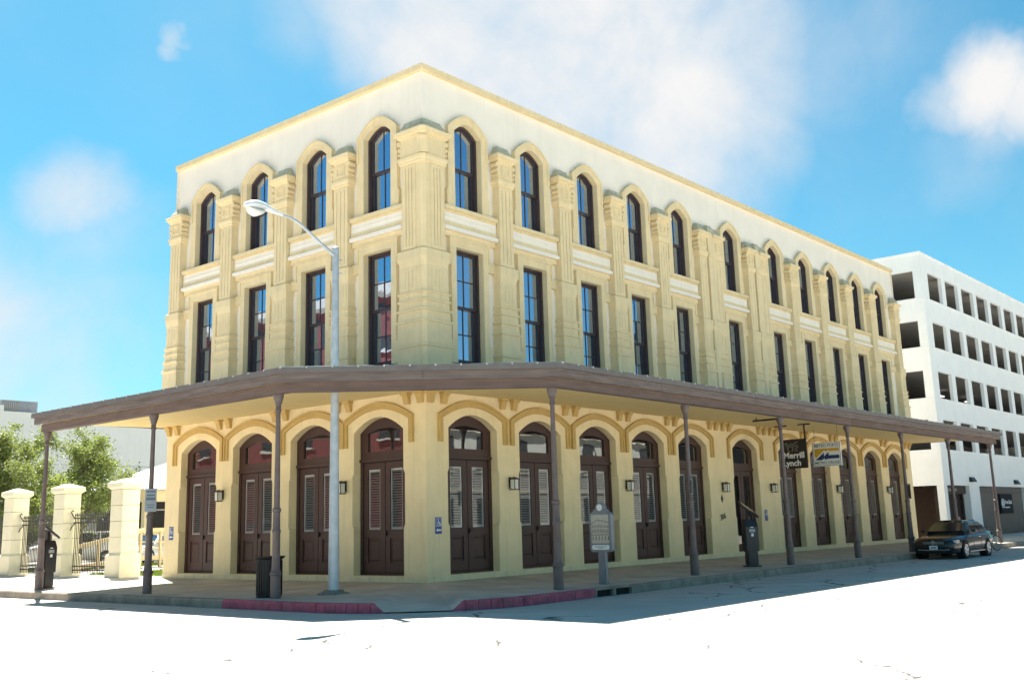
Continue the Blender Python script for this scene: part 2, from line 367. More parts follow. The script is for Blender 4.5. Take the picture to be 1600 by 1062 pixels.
# ------------------------------------------------------------------ the corner building
B = thing('corner_building', 'three-storey cream and yellow corner building with arched windows', 'building')
RU = [1.9, 4.94, 7.95, 10.95, 13.96, 17.98, 21.94, 25.0, 28.06, 31.12, 34.17]
LU = [1.9, 4.8, 7.76, 10.73]
RB = [0]+[(RU[i]+RU[i+1])/2 for i in range(10)]+[WL]
LB = [0]+[(LU[i]+LU[i+1])/2 for i in range(3)]+[WW]
def place(o, fac, u):
    if fac == 'R': o.location = (u, 0, 0); o.rotation_euler = (0, 0, 0)
    else: o.location = (0, u, 0); o.rotation_euler = (0, 0, -math.pi/2)
    return o
BAYS = [('R', u) for u in RU]+[('L', u) for u in LU]
# ground-storey walls with arched door openings and stop-chamfered jambs
DH, DS, DA, D0 = 1.02, 4.10, 4.50, .14
def outline(hw, zs, za, z0, notch=0, e=2.0):
    o = [(-hw, z0)]
    if notch: o += [(-hw, 1.42), (-hw-notch, 1.52), (-hw-notch, 2.88), (-hw, 2.98)]
    o += list(reversed(arch(hw, zs, za, 14, e)))
    if notch: o += [(hw, 2.98), (hw+notch, 2.88), (hw+notch, 1.52), (hw, 1.42)]
    o += [(hw, z0)]
    return o
def holed_wall(bounds, centres, z0, z1, outs, yf, yb, flip):
    """front sheet with openings plus their reveals; outs(centre)->list of (front outline, back outline)"""
    mb = MB()
    for i, c in enumerate(centres):
        u0, u1 = bounds[i], bounds[i+1]
        hs = outs
        outer = [(u0, z0), (u1, z0), (u1, z1), (u0, z1)]
        if i == 0: outer = [(u0, z0), (u1, z0), (u1, z1), (u0, z1)]
        loops = [outer]+[[(c+x, z) for x, z in fo] for fo, _ in hs]
        tris = tessellate_polygon([[Vector((x, z, 0)) for x, z in l] for l in loops])
        flat = [p for l in loops for p in l]
        P = (lambda x, y, z: (x, y, z)) if not flip else (lambda x, y, z: (y, x, z))
        mb.add([P(x, yf, z) for x, z in flat], tris)
        for fo, bo in hs:
            k = len(fo)
            mb.add([P(c+x, yf, z) for x, z in fo]+[P(c+x, yb, z) for x, z in bo], [(a, (a+1) % k, (a+1) % k+k, a+k) for a in range(k)])
    return mb
def wall_mesh(mb, mat, nrm):
    me = mb.mesh('wall', mat)
    return me
gd = [(outline(DH, DS, DA, D0, .055), outline(DH, DS, DA, D0, .0001))]
up2 = outline(.60, 9.345, 9.3451, 5.94); up3 = outline(.60, 12.93, 13.25, 10.51, 0, 1.7)
for fac, bounds, cs in (('R', RB, RU), ('L', LB, LU)):
    fl = fac == 'L'
    bb = list(bounds)
    ob('ground_wall', holed_wall(bb, cs, -.1, 5.32, gd, 0, .36, fl).mesh('ground_wall', yellow), B)
    bb2 = [.10]+bb[1:]
    ob('upper_wall', holed_wall(bb2, cs, 5.32, 14.44, [(up2, up2), (up3, up3)], .10, .40, fl).mesh('upper_wall', white), B)
# hidden faces: rear, far end, roof; dark lining so no light leaks through the openings
ob('rear_wall', MB().add([(WL, 0, -.1), (WL, WW, -.1), (0, WW, -.1), (WL, 0, 14.44), (WL, WW, 14.44), (0, WW, 14.44)], [(0, 1, 4, 3), (1, 2, 5, 4)]).mesh('rear', white), B)
ob('inner_lining', MB().add([(.6, .6, -.1), (WL-.1, .6, -.1), (WL-.1, WW-.1, -.1), (.6, WW-.1, -.1), (.6, .6, 14), (WL-.1, .6, 14), (WL-.1, WW-.1, 14), (.6, WW-.1, 14)],
   [(0, 1, 5, 4), (1, 2, 6, 5), (2, 3, 7, 6), (3, 0, 4, 7), (4, 5, 6, 7)]).mesh('lining', darkm), B)
ob('roof', MB().box(.12, WL-.02, .12, WW-.02, 13.9, 14.05).mesh('roof', conc), B)
ob('ledge', MB().box(.002, WL-.1, .0021, .16, 5.318, 5.34).box(.0021, .16, .002, WW-.1, 5.3181, 5.3401).mesh('ledge', yellow), B)
cp = MB()
cp.box(-.05, WL+.05, -.05, .32, 14.44, 14.61).box(-.0501, .32, .32, WW-.32, 14.4401, 14.6101).box(-.05, WL+.05, WW-.32, WW+.05, 14.44, 14.61).box(WL-.32, WL+.0501, .32, WW-.32, 14.4401, 14.6101)
ob('parapet_coping', cp.mesh('coping', trim_y), B)
ob('plinth', MB().box(-.025, WL, -.025, .02, -.16, .125).box(-.0251, .02, .02, WW, -.16, .125).mesh('plinth', pm('plinth_paint', (.78, .66, .42), .85, .1, 2, .3, 40, streak=.45, dirt=(.42, .38, .29))), B)

# doors -------------------------------------------------------------
YD = .25
def door_meshes(full):
    fr = MB()
    o = outline(DH-.004, DS, DA-.004, D0+.002); i_t = [(-.70, 3.56), (-.70, 4.08)]+list(reversed(arch(.70, 4.08, 4.22, 10)))[1:-1]+[(.70, 4.08), (.70, 3.56)]
    fr.prism(o, YD, YD+.10, [i_t, [(-.90, D0+.06), (-.90, 3.26), (.90, 3.26), (.90, D0+.06)]])
    fr.box(-1.0, 1.0, YD-.05, YD-.001, 3.28, 3.36)             # transom moulding
    leaf = MB()
    gz0, gz1 = (1.38, 3.06) if not full else (.42, 3.06)
    gx0, gx1 = .205, .70
    hs = [[(gx0, gz0), (gx0, gz1), (gx1, gz1), (gx1, gz0)]]
    if not full: hs.append([(.19, .48), (.19, 1.16), (.715, 1.16), (.715, .48)])
    leaf.prism([(.012, D0+.075), (.885, D0+.075), (.885, 3.245), (.012, 3.245)], YD+.02, YD+.075, hs)
    if not full:
        leaf.box(.189, .716, YD+.048, YD+.07, .479, 1.161)
        leaf.loft([[(x, yy, z) for x, z in ((.24+k, .53+k), (.665-k, .53+k), (.665-k, 1.11-k), (.24+k, 1.11-k))] for yy, k in ((YD+.0479, 0), (YD+.032, .04))])
    sh = MB()                                                  # louvred shutter behind the glass
    sh.prism([(gx0+.002, gz0+.002), (gx1-.002, gz0+.002), (gx1-.002, gz1-.002), (gx0+.002, gz1-.002)], YD+.050, YD+.085, [[(gx0+.05, gz0+.06), (gx0+.05, gz1-.05), (gx1-.05, gz1-.05), (gx1-.05, gz0+.06)]])
    sl = MB(); z = gz0+.09
    while z < gz1-.06:
        sl.loft([[(x, YD+.052, z-.022), (x, YD+.056, z-.026), (x, YD+.080, z+.014), (x, YD+.076, z+.018)] for x in (gx0+.045, gx1-.045)]); z += .072
    gp = MB().add([(gx0+.002, YD+.038, gz0+.002), (gx1-.002, YD+.038, gz0+.002), (gx1-.002, YD+.038, gz1-.002), (gx0+.002, YD+.038, gz1-.002)], [(0, 1, 2, 3)])
    bk = MB().box(.10, .8, YD+.14, YD+.15, gz0-.1, gz1+.1)
    tp = MB().prism([(x*.998, 3.563 if z < 3.57 else z-.003) for x, z in i_t], YD+.05, YD+.056)
    hd = MB().box(.03, .06, YD-.03, YD+.02, 1.22, 1.36).tube([(.045, YD-.03, 1.30), (.045, YD-.07, 1.30), (.13, YD-.07, 1.30)], .012)
    return dict(frame=fr.mesh('door_frame', brown), leaf=leaf.mesh('door_leaf', brown), shutter=sh.mesh('shutter', sframe), slats=sl.mesh('slats', slatm),
                pane=gp.mesh_raw('pane', shop), back=bk.mesh('back', darkm), tran=tp.mesh('transom', pane_lo), handle=hd.mesh('handle', blackm))
DM = {False: door_meshes(False), True: door_meshes(True)}
def mirror_mesh(me):
    m2 = me.copy()
    m2.transform(Matrix.Scale(-1, 4, (1, 0, 0))); m2.flip_normals(); return m2
DMM = {k: {a: mirror_mesh(b) for a, b in v.items()} for k, v in DM.items()}
hood = MB()
ho = list(reversed(arch(1.45, 4.45, 4.90, 16)));  hi = arch(1.27, 4.36, 4.71, 16)
hood.prism([(-1.45, 3.70)]+ho+[(1.45, 3.70), (1.27, 3.70)]+hi+[(-1.27, 3.70)], -.055, .01)
hd2 = list(reversed(arch(1.45, 4.45, 4.90, 16))); hi2 = arch(1.385, 4.42, 4.835, 16)
hood.prism([(-1.45, 3.702)]+hd2+[(1.45, 3.702), (1.385, 3.702)]+hi2+[(-1.385, 3.702)], -.085, -.054)
hood_me = hood.mesh('hood', mustard)
cb = MB()
cb.loft([[(-.135, .01, 5.24), (-.135, -.20, 5.24), (.135, -.20, 5.24), (.135, .01, 5.24)], [(-.135, .01, 5.0), (-.135, -.18, 5.0), (.135, -.18, 5.0), (.135, .01, 5.0)],
         [(-.105, .01, 4.95), (-.105, -.13, 4.95), (.105, -.13, 4.95), (.105, .01, 4.95)], [(-.10, .01, 4.74), (-.10, -.07, 4.74), (.10, -.07, 4.74), (.10, .01, 4.74)]])
corb_me = cb.mesh('corbel', mustard)
for fac, u in BAYS:
    full = (fac, u) == ('R', RU[5])
    d = place(ob('door', DM[full]['frame'], B), fac, u)
    for S in (DM, DMM):
        ob('door_leaf', S[full]['leaf'], d); p = ob('pane', S[full]['pane'], d)
        if not full:
            ob('shutter', S[full]['shutter'], d); tag(ob('shutter_slats', S[full]['slats'], d), kind='stuff')
        ob('backing', S[full]['back'], d)
    ob('transom_pane', DM[full]['tran'], d); ob('door_handle', DM[full]['handle'], d)
    place(ob('hood_mould', hood_me, B), fac, u)
def corbels(fac, u, offs):
    for o in offs: place(ob('corbel', corb_me, B), fac, u+o)
for i in range(1, 11): corbels('R', RB[i], (-.26, .26) if i not in (5, 6) else (-.75, -.27, .27, .75))
for i in range(1, 4): corbels('L', LB[i], (-.26, .26))
corbels('R', 0, (.16, .68)); corbels('L', 0, (.16, .68)); corbels('R', WL, (-.68, -.16)); corbels('L', WW, (-.68, -.16))
ob('cornice_strip', MB().box(-.04, WL, -.04, .01, 5.08, 5.30).box(-.0401, .01, .01, WW, 5.0801, 5.2999).mesh('cornice_strip', mustard), B)

# upper windows ------------------------------------------------------
YW = .17
w3 = MB(); hw = .583
def ring(outl, inl, y0, y1, mb): mb.prism(outl, y0, y1, [inl])
o3 = outline(hw, 12.92, 13.227, 10.522, 0, 1.7)
a_in = lambda h, zs, za: [(-h, zs)]+list(reversed(arch(h, zs, za, 12, 1.7)))[1:-1]+[(h, zs)]
w3.prism(o3, YW, YW+.20, [[(-.525, 10.585)]+a_in(.525, 12.885, 13.17)+[(.525, 10.585)]])                       # outer box frame
w3.prism([(-.524, 11.80)]+a_in(.524, 12.884, 13.169)+[(.524, 11.80)], YW+.085, YW+.13, [[(-.462, 11.885)]+a_in(.462, 12.85, 13.10)+[(.462, 11.885)]])    # upper sash
w3.prism([(-.524, 10.586), (-.524, 11.86), (.524, 11.86), (.524, 10.586)], YW+.135, YW+.18, [[(-.462, 10.68), (-.462, 11.80), (.462, 11.80), (.462, 10.68)]])  # lower sash
w3.box(-.017, .017, YW+.09, YW+.125, 11.886, 13.10).box(-.017, .017, YW+.14, YW+.175, 10.681, 11.799)
w3_me = w3.mesh('window3', dkbrown)
def pane3(s):
    p = [(s*.018, 11.887), (s*.460, 11.887), (s*.460, 12.85)]
    a = [(x, z) for x, z in arch(.460, 12.85, 13.098, 12, 1.7) if x > .03][1:]
    p += [(s*x, z) for x, z in a]+[(s*.018, 13.092)]
    return MB().prism(p, YW+.105, YW+.110).mesh('pane', pane_up)
def pane_rect(x0, x1, z0, z1, yy): return MB().box(x0, x1, yy, yy+.005, z0, z1).mesh('pane', pane_up)
P3 = [pane3(-1), pane3(1), pane_rect(-.460, -.018, 10.682, 11.798, YW+.155), pane_rect(.018, .460, 10.682, 11.798, YW+.155)]
w2 = MB(); Z0 = 5.95
w2.prism([(-hw, Z0), (-hw, 9.328), (hw, 9.328), (hw, Z0)], YW, YW+.20, [[(-.525, Z0+.06), (-.525, 9.27), (.525, 9.27), (.525, Z0+.06)]])
w2.prism([(-.524, 7.60), (-.524, 9.269), (.524, 9.269), (.524, 7.60)], YW+.085, YW+.13, [[(-.462, 7.68), (-.462, 9.20), (.462, 9.20), (.462, 7.68)]])
w2.prism([(-.524, Z0+.061), (-.524, 7.66), (.524, 7.66), (.524, Z0+.061)], YW+.135, YW+.18, [[(-.462, 6.12), (-.462, 7.60), (.462, 7.60), (.462, 6.12)]])
w2.box(-.017, .017, YW+.09, YW+.125, 7.681, 9.199).box(-.017, .017, YW+.14, YW+.175, 6.121, 7.599)
for s in (-1, 1):
    a_, b_ = sorted((s*.018, s*.461))
    w2.box(a_, b_, YW+.091, YW+.124, 8.42, 8.455).box(a_, b_, YW+.141, YW+.174, 6.84, 6.875)
w2_me = w2.mesh('window2', dkbrown)
P2 = []
for s in (-1, 1):
    a_, b_ = sorted((s*.019, s*.460))
    P2 += [pane_rect(a_, b_, z0, z1, yy) for z0, z1, yy in ((8.457, 9.198, YW+.105), (7.682, 8.418, YW+.105), (6.877, 7.598, YW+.155), (6.122, 6.838, YW+.155))]
YS = -.02
s3 = MB()
s3.prism([(-.92, 10.525), (-.92, 11.02), (-.87, 11.09)]+list(reversed(arch(.87, 13.0, 13.50, 16, 1.75)))+[(.87, 11.09), (.92, 11.02), (.92, 10.525), (.585, 10.525)]
         + arch(.585, 12.92, 13.23, 14, 1.7)+[(-.585, 10.525)], YS, .20)
s3.prism([(-.87, 12.2)]+list(reversed(arch(.87, 13.0, 13.50, 16, 1.75)))+[(.87, 12.2), (.80, 12.2)]+arch(.80, 12.96, 13.43, 16, 1.75)+[(-.80, 12.2)], YS-.03, YS+.001)
s3_me = s3.mesh('surround3', trim_y)
s2 = MB()
s2.prism([(-.90, 5.95), (-.90, 6.52), (-.80, 6.60), (-.80, 9.09), (-.87, 9.10), (-.87, 9.62), (.87, 9.62), (.87, 9.10), (.80, 9.09), (.80, 6.60), (.90, 6.52), (.90, 5.95), (.585, 5.95), (.585, 9.33), (-.585, 9.33), (-.585, 5.95)], YS, .20)
s2.prism([(-.87, 9.102), (-.87, 9.62), (.87, 9.62), (.87, 9.102), (.80, 9.102), (.80, 9.545), (-.80, 9.545), (-.80, 9.102)], YS-.03, YS+.001)
s2_me = s2.mesh('surround2', trim_y)
for fac, u in BAYS:
    a = place(ob('arched_window', w3_me, B), fac, u)
    for p in P3: ob('pane', p, a, rz=random.uniform(-.009, .009))
    b = place(ob('tall_window', w2_me, B), fac, u)
    for p in P2: ob('pane', p, b, rz=random.uniform(-.009, .009))
    place(ob('window_surround', s3_me, B), fac, u); place(ob('window_surround', s2_me, B), fac, u)
# sills, spandrel bands and impost bands run from pilaster to pilaster in every bay
PW = .335; PD = .17
def bay_span(fac, i, n, bounds, u):
    def edge(k):
        if k == 0: return .70
        if k == n: return bounds[n]-.68
        return None
    gap = lambda k: .92 if (fac == 'R' and k in (5, 6)) else PW
    lo = .74 if i == 0 else bounds[i]+gap(i)
    hi = bounds[n]-.70 if i == n-1 else bounds[i+1]-gap(i+1)
    return lo-u, hi-u
for fac, cs, bounds in (('R', RU, RB), ('L', LU, LB)):
    for i, u in enumerate(cs):
        lo, hi = bay_span(fac, i, len(cs), bounds, u)
        if fac == 'L': lo, hi = -hi, -lo
        place(ob('window_sill', MB().box(lo, hi, -.13, .11, 10.395, 10.52).box(lo+.02, hi-.02, -.07, .11, 10.33, 10.394).mesh('sill', trim_y, bevel=.012), B), fac, u)
        sp = place(ob('spandrel_panel', MB().box(lo, hi, -.035, .11, 10.05, 10.328).box(lo+.03, hi-.03, -.055, -.034, 10.16, 10.21).mesh('spandrel', white), B), fac, u)
        place(ob('string_course', MB().box(lo, hi, -.06, .11, 9.91, 10.048).mesh('string', trim_y, bevel=.01), B), fac, u)
        place(ob('white_ledge', MB().box(lo, hi, -.135, .11, 9.785, 9.905).mesh('ledge', white, bevel=.015), B), fac, u)
        place(ob('lintel_band', MB().box(lo, hi, .0, .11, 9.622, 9.78).mesh('lintel', trim_y), B), fac, u)
        for e0, e1 in ((lo, -.802), (.802, hi)):
            if e1-e0 > .05: place(ob('impost_band', MB().box(e0, e1, -.01, .11, 8.80, 9.085).box(e0, e1, -.045, .11, 9.04, 9.09).mesh('impost', trim_y), B), fac, u)

# pilasters ----------------------------------------------------------
PROF = [(5.6, .055), (6.26, .055), (6.27, .095), (6.33, .095), (6.35, .06), (6.94, .06), (6.95, .10), (7.01, .10), (7.03, .05), (7.26, .035), (7.27, .085), (7.33, .085), (7.35, .025), (7.53, .02),
        (7.54, .06), (7.60, .06), (7.62, .02), (7.75, .02), (7.76, .055), (7.82, .055), (7.84, .0)]
PROF += [(8.56, .0), (8.62, .015), (8.80, .045), (9.03, .045), (9.06, .0)]
CAPP = [(11.575, .0), (11.60, .03), (11.66, .035), (11.70, .055), (11.79, .065), (11.80, .01), (12.36, .01), (12.38, .06), (12.44, .075), (12.46, .13), (12.57, .15), (12.585, .13)]
def sec_flat(w, d, yb=.11):
    return lambda p: [(-w-p, yb), (-w-p, -d-p), (w+p, -d-p), (w+p, yb)]
def sec_corner(w, d, ch=.10):
    def f(p):
        e = -d-p
        return [(w+p, .11), (w+p, e), (e+ch, e), (e, e+ch), (e, w+p), (.11, w+p), (.11, .11)]
    return f
def rings(sec, prof): return [[(x, y, z) for x, y in sec(p)] for z, p in prof]
def flutes(mb, w, d, z0, z1, n=3, ax=None):
    """raised fillets leaving n grooves on the face y=-d between x=-w..w; ax maps points for the corner"""
    gw = .026; sw_ = (2*w-.16-n*gw)/(n+1) if n > 1 else .2
    ax = ax or (lambda x, y, z: (x, y, z))
    segs = []; x = -w
    xs = [-w]
    for k in range(n): c = -w+.14+(2*w-.28)*k/(n-1); xs += [c-gw/2, c+gw/2]
    xs.append(w)
    for k in range(0, len(xs), 2):
        b = MB().box(xs[k], xs[k+1], -d-.022, -d+.002, z0, z1); mb.add([ax(*p) for p in b.v], b.f)
    for za, zb in ((z0-.09, z0-.001), (z1+.001, z1+.09)):
        b = MB().box(-w, w, -d-.022, -d+.002, za, zb); mb.add([ax(*p) for p in b.v], b.f)
def capblock(sec): return MB().loft(rings(sec, [(12.586, .02), (12.70, .01), (12.78, -.04), (12.90, -.09)]))
def scroll(mb, x, y, s):
    for k, (dx, dz, r) in enumerate(((0, 12.26, .075), (.0, 12.08, .055), (0, 11.93, .04))):
        mb.loft([[(x+s*(r*.9*math.cos(2*math.pi*i/10)+r*.5), yy, dz+r*math.sin(2*math.pi*i/10)) for i in range(10)] for yy in (y-.10, y+.16)])
def make_pilaster(w, d, double=False):
    m = {}
    s = sec_flat(w, d)
    m['base'] = MB().loft(rings(sec_flat(w+.03, d+.01), PROF)).mesh('pilaster', trim_y)
    sh = MB().loft(rings(s, [(9.061, -.022), (11.574, -.022)])); flutes(sh, w-.022, d-.022, 9.17, 11.47, 3 if not double else 2)
    sh2 = MB(); flutes(sh2, w*.9, d-.002, 7.95, 8.46, 3 if not double else 2)
    m['shaft'] = sh.mesh('shaft', trim_y); m['panel'] = sh2.mesh('fluted_panel', trim_y)
    cpx = MB().loft(rings(s, CAPP))
    cpx.prism([(-w*.55, 11.92), (w*.55, 11.92), (w*.55, 12.26), (-w*.55, 12.26)], -d-.035, -d, [[(-w*.42, 11.98), (-w*.42, 12.20), (w*.42, 12.20), (w*.42, 11.98)]])
    m['capital'] = cpx.mesh('capital', trim_y)
    m['cap'] = capblock(s).mesh('cap_block', capgrey)
    for k, sg in (('sl', -1), ('sr', 1)):
        q = MB(); scroll(q, sg*(w+.01), -d+.07, sg); m[k] = q.mesh('scroll', trim_y, smooth=True)
    return m
PM1, PM2 = make_pilaster(PW, PD), make_pilaster(.30, PD, True)
def put_pilaster(m, fac, u, scr=('sl', 'sr')):
    o = place(ob('pilaster', m['base'], B), fac, u)
    ob('shaft', m['shaft'], o); ob('fluted_panel', m['panel'], o); ob('capital', m['capital'], o); ob('cap_block', m['cap'], o)
    for k in scr: ob('scroll_bracket', m[k], o)
    return o
for i in range(1, 11):
    if i in (5, 6):
        put_pilaster(PM2, 'R', RB[i]-.58, ('sl',)); put_pilaster(PM2, 'R', RB[i]+.58, ('sr',))
        c = .225; bkp = MB().loft([[(x, y, z) for x, y in ((-c, .11), (-c, -.22-p), (c, -.22-p), (c, .11))] for z, p in ((5.6, .02), (8.8, .02), (8.82, .05), (9.03, .05), (9.06, 0), (11.58, 0), (11.6, .04), (11.78, .06), (11.8, 0), (12.6, 0))])
        o = place(ob('centre_strip', bkp.mesh('centre_strip', trim_y), B), 'R', RB[i])
        ob('cap_block', MB().loft([[(x, y, z) for x, y in ((-c, .11), (-c, -.22), (c, -.22), (c, .11))] for z in (12.602, 12.80)]+[[(x, y, 12.92) for x, y in ((-c+.04, .11), (-c+.04, -.15), (c-.04, -.15), (c-.04, .11))]]).mesh('cap_block', capgrey), o)
    else: put_pilaster(PM1, 'R', RB[i])
for i in range(1, 4): put_pilaster(PM1, 'L', LB[i])
put_pilaster(PM1, 'R', WL-.335); put_pilaster(PM1, 'L', WW-.335)
# corner pilaster wraps both fronts
sc = sec_corner(.74, PD); c = ob('corner_pilaster', MB().loft(rings(sec_corner(.77, PD+.01), PROF)).mesh('corner_pilaster', trim_y), B)
sh = MB().loft(rings(sc, [(9.061, -.022), (11.574, -.022)]))
for ax in (lambda x, y, z: (x+.40, y, z), lambda x, y, z: (y, x+.40, z)): flutes(sh, .26, PD-.022, 9.17, 11.47, 3, ax)
for ax in (lambda x, y, z: (x+.40, y, z), lambda x, y, z: (y, x+.40, z)): flutes(sh, .28, PD-.002, 7.95, 8.46, 3, ax)
ob('shaft', sh.mesh('shaft', trim_y), c); ob('capital', MB().loft(rings(sc, CAPP)).mesh('capital', trim_y), c)
ob('cap_block', capblock(sc).mesh('cap_block', capgrey), c)
q = MB(); e = -PD-.02
for (dz0, dz1, wd, pr) in ((11.82, 12.24, .15, .05), (12.24, 12.34, .17, .07)):
    q.loft([[(e+ch*.7071*0+a*.7071-b*.7071+.04, e-a*.7071-b*.7071+.04, z) for a, b in ((-wd, -.1), (wd, -.1), (wd, pr), (-wd, pr))] for ch in (0,) for z in (dz0, dz1)])
ob('corner_bracket', q.mesh('corner_bracket', trim_y), c)
for ax in (0, 1):
    q = MB(); scroll(q, .75, -PD+.07, 1)
    if ax: q.v = [(y, x, z) for x, y, z in q.v]
    ob('scroll_bracket', q.mesh('scroll', trim_y, smooth=True), c)
# ------------------------------------------------------------------ canopy
C = thing('street_canopy', 'brown timber canopy on iron columns wrapping round the corner building', 'canopy')
EL_, ER_ = WW+.15, WL+.0
def path(d, e=0):
    """outer line of the canopy at distance d from the walls, chamfered at the corner"""
    k = 4.63-d                                    # how far inside the reference line
    c = .41*k
    return [(-d, EL_+e), (-d, .25+c*.0+ (4.63-d)*-.0 + .0), (.08, -d), (ER_+e, -d)]
def off_path(d, e=0):
    # reference line at 4.63: (-4.63,.25) -> (.08,-4.63); parallel offset inwards by 4.63-d
    k = 4.63-d; a = Vector((-4.63, .25)); b = Vector((.08, -4.63)); t = (b-a).normalized(); n = Vector((-t.y, t.x))
    if n.dot(Vector((1, 1))) < 0: n = -n
    a2 = a+n*k
    ya = a2.y+t.y*((-d-a2.x)/t.x); xb = a2.x+t.x*((-d-a2.y)/t.y)
    return [(-d, EL_+e), (-d, ya), (xb, -d), (ER_+e, -d)]
def ribbon(d0, d1, z0, z1, mat, nm, e=0):
    a, b = off_path(d0, e), off_path(d1, e); m = MB()
    for i in range(3):
        m.loft([[(*a[k], z0), (*b[k], z0), (*b[k], z1), (*a[k], z1)] for k in (i, i+1)])
    return m.mesh(nm, mat)
names = ['beam', 'fascia_board', 'gutter']
def ribbon_parts(d0, d1, z0, z1, mat, nm, e=0, split=None):
    """separate boards per run, with butt joints"""
    a, b = off_path(d0, e), off_path(d1, e)
    for i in range(3):
        A0, A1, B0, B1 = Vector(a[i]), Vector(a[i+1]), Vector(b[i]), Vector(b[i+1]); L = (A1-A0).length
        n = max(1, round(L/split)) if split else 1
        for k in range(n):
            g = .003/L; t0, t1 = k/n+(g if k else 0), (k+1)/n-(g if k < n-1 else 0); j = random.uniform(-.006, .006) if n > 1 else 0
            nn = (A0-B0).normalized()*j
            r = [[(*(A0.lerp(A1, t)+nn), z0), (*(B0.lerp(B1, t)), z0), (*(B0.lerp(B1, t)), z1), (*(A0.lerp(A1, t)+nn), z1)] for t in (t0, t1)]
            ob(nm, MB().loft(r).mesh(nm, mat), C)
ribbon_parts(4.40, 4.16, 4.715, 4.945, beam_m, 'beam', split=5.9)
ribbon_parts(4.62, 4.56, 4.925, 5.13, fascia_m, 'fascia_board', .04, split=4.4)
ribbon_parts(4.71, 4.57, 5.131, 5.275, gutter_m, 'gutter', .08, split=6.2)
# ceiling and roof sheets
def sheet(dout, zo, zi, mat, nm, din=.0, e=0, th=.02):
    a = off_path(dout, e); m = MB()
    inner = [(-din, EL_+e), (-din, -din), (-din, -din), (ER_+e, -din)]
    for i in range(3):
        q = [a[i], a[i+1], inner[i+1], inner[i]]; zz = [zo, zo, zi, zi]
        if i == 1: q = q[:3]; zz = zz[:3]
        n = len(q)
        m.add([(*q[k], zz[k]) for k in range(n)]+[(*q[k], zz[k]+th) for k in range(n)], [tuple(range(n)), tuple(range(2*n-1, n-1, -1))]+[(k, (k+1) % n, (k+1) % n+n, k+n) for k in range(n)])
    return m.mesh(nm, mat)
ob('ceiling', sheet(4.57, 4.955, 5.06, ceil_y, 'ceiling', .003, -.02), C)
ob('roof_sheet', sheet(4.66, 5.225, 5.66, metalroof, 'roof_sheet', .02, .05), C)
rib = MB()
a = off_path(4.715, .06)
for i in range(3):
    A0, A1 = Vector(a[i]), Vector(a[i+1]); L = (A1-A0).length; n = int(L/.62)
    for k in range(n+1):
        p = A0.lerp(A1, k/n); q = Vector((-.02, p.y)) if i == 0 else (Vector((p.x, -.02)) if i == 2 else p.lerp(Vector((-.02, -.02)), .97))
        if i == 0 and p.y < .0: q = p.lerp(Vector((-.02, -.02)), .97)
        if i == 2 and p.x < .0: q = p.lerp(Vector((-.02, -.02)), .97)
        rib.obox(tuple(p), tuple(q), .035, (5.245, 5.675), (5.292, 5.72))
tag(ob('roof_seams', rib.mesh('roof_seams', metalroof), C), kind='stuff')
# end trusses
for (p0, p1) in (((-4.58, EL_+.02), (-.03, EL_+.02)),):
    ob('end_board', MB().obox(p0, p1, .05, (5.0, 5.02), (5.26, 5.64)).mesh('end_board', fascia_m), C)
ob('end_board', MB().obox((ER_+.02, -4.58), (ER_+.02, -.03), .05, (5.0, 5.02), (5.26, 5.64)).mesh('end_board', fascia_m), C)
# columns
colm = MB().lathe([(.125, 0), (.122, .52), (.142, .54), (.142, .58), (.12, .61), (.108, .66), (.098, .75), (.092, 1.5), (.104, 1.52), (.104, 1.58), (.09, 1.61), (.086, 2.0), (.104, 2.02), (.104, 2.08), (.074, 2.12), (.056, 4.42)], 16)
col_me = colm.mesh('column', iron, smooth=35)
cap_me = MB().lathe([(.057, 4.42), (.076, 4.44), (.076, 4.48), (.064, 4.50), (.068, 4.60), (.088, 4.62), (.088, 4.66), (.115, 4.72), (.13, 4.80), (.13, 4.845)], 16).mesh('capital', iron, smooth=35)
colpos = [(-4.25, 12.64), (-4.25, 6.47), (-4.25, .85), (.27, -4.15), (6.6, -4.15), (12.73, -4.15), (18.3, -4.15), (23.85, -4.15), (29.7, -4.15), (36.0, -4.15)]
for (x, y) in colpos:
    c = ob('column', col_me, C, (x, y, -.135)); ob('capital', cap_me, c)
# ------------------------------------------------------------------ wall lanterns
def lantern():
    r = thing('wall_lantern', 'x', 'lantern')
    ob('back_plate', MB().box(-.055, .055, -.02, .0, -.10, .20).tube([(0, -.01, .12), (0, -.13, .20), (0, -.16, .17)], .012).mesh('bp', blackm), r)
    ob('lantern_cap', MB().loft([[(-.12, -.29, .125), (.12, -.29, .125), (.12, -.05, .125), (-.12, -.05, .125)], [(-.11, -.28, .145), (.11, -.28, .145), (.11, -.06, .145), (-.11, -.06, .145)], [(-.02, -.19, .20), (.02, -.19, .20), (.02, -.15, .20), (-.02, -.15, .20)]]).mesh('cap', blackm), r)
    ob('glass_shade', MB().box(-.082, .082, -.252, -.088, -.15, .124).mesh('shade', lampwhite), r)
    f = MB()
    for x in (-.085, .085):
        for y in (-.255, -.085): f.box(x-.008, x+.008, y-.008, y+.008, -.16, .125)
    f.box(-.095, .095, -.265, -.075, -.175, -.151); ob('lantern_frame', f.mesh('lf', blackm), r)
    return r
lan0 = lantern(); first = True
LANS = [('R', 3.45, 'black wall lantern between the first and second doors right of the corner'), ('R', 9.48, 'black wall lantern just right of the historic marker'),
        ('R', 16.0, 'black wall lantern above the house number and diamond ornament'), ('R', 20.02, 'black wall lantern right of the entrance, left of the black hanging sign'),
        ('R', 26.6, 'black wall lantern below and right of the white hanging sign'), ('R', 32.7, 'black wall lantern nearest the parked car'),
        ('L', 9.28, 'black wall lantern by the leftmost door'), ('L', 3.28, 'black wall lantern half hidden behind the street light pole')]
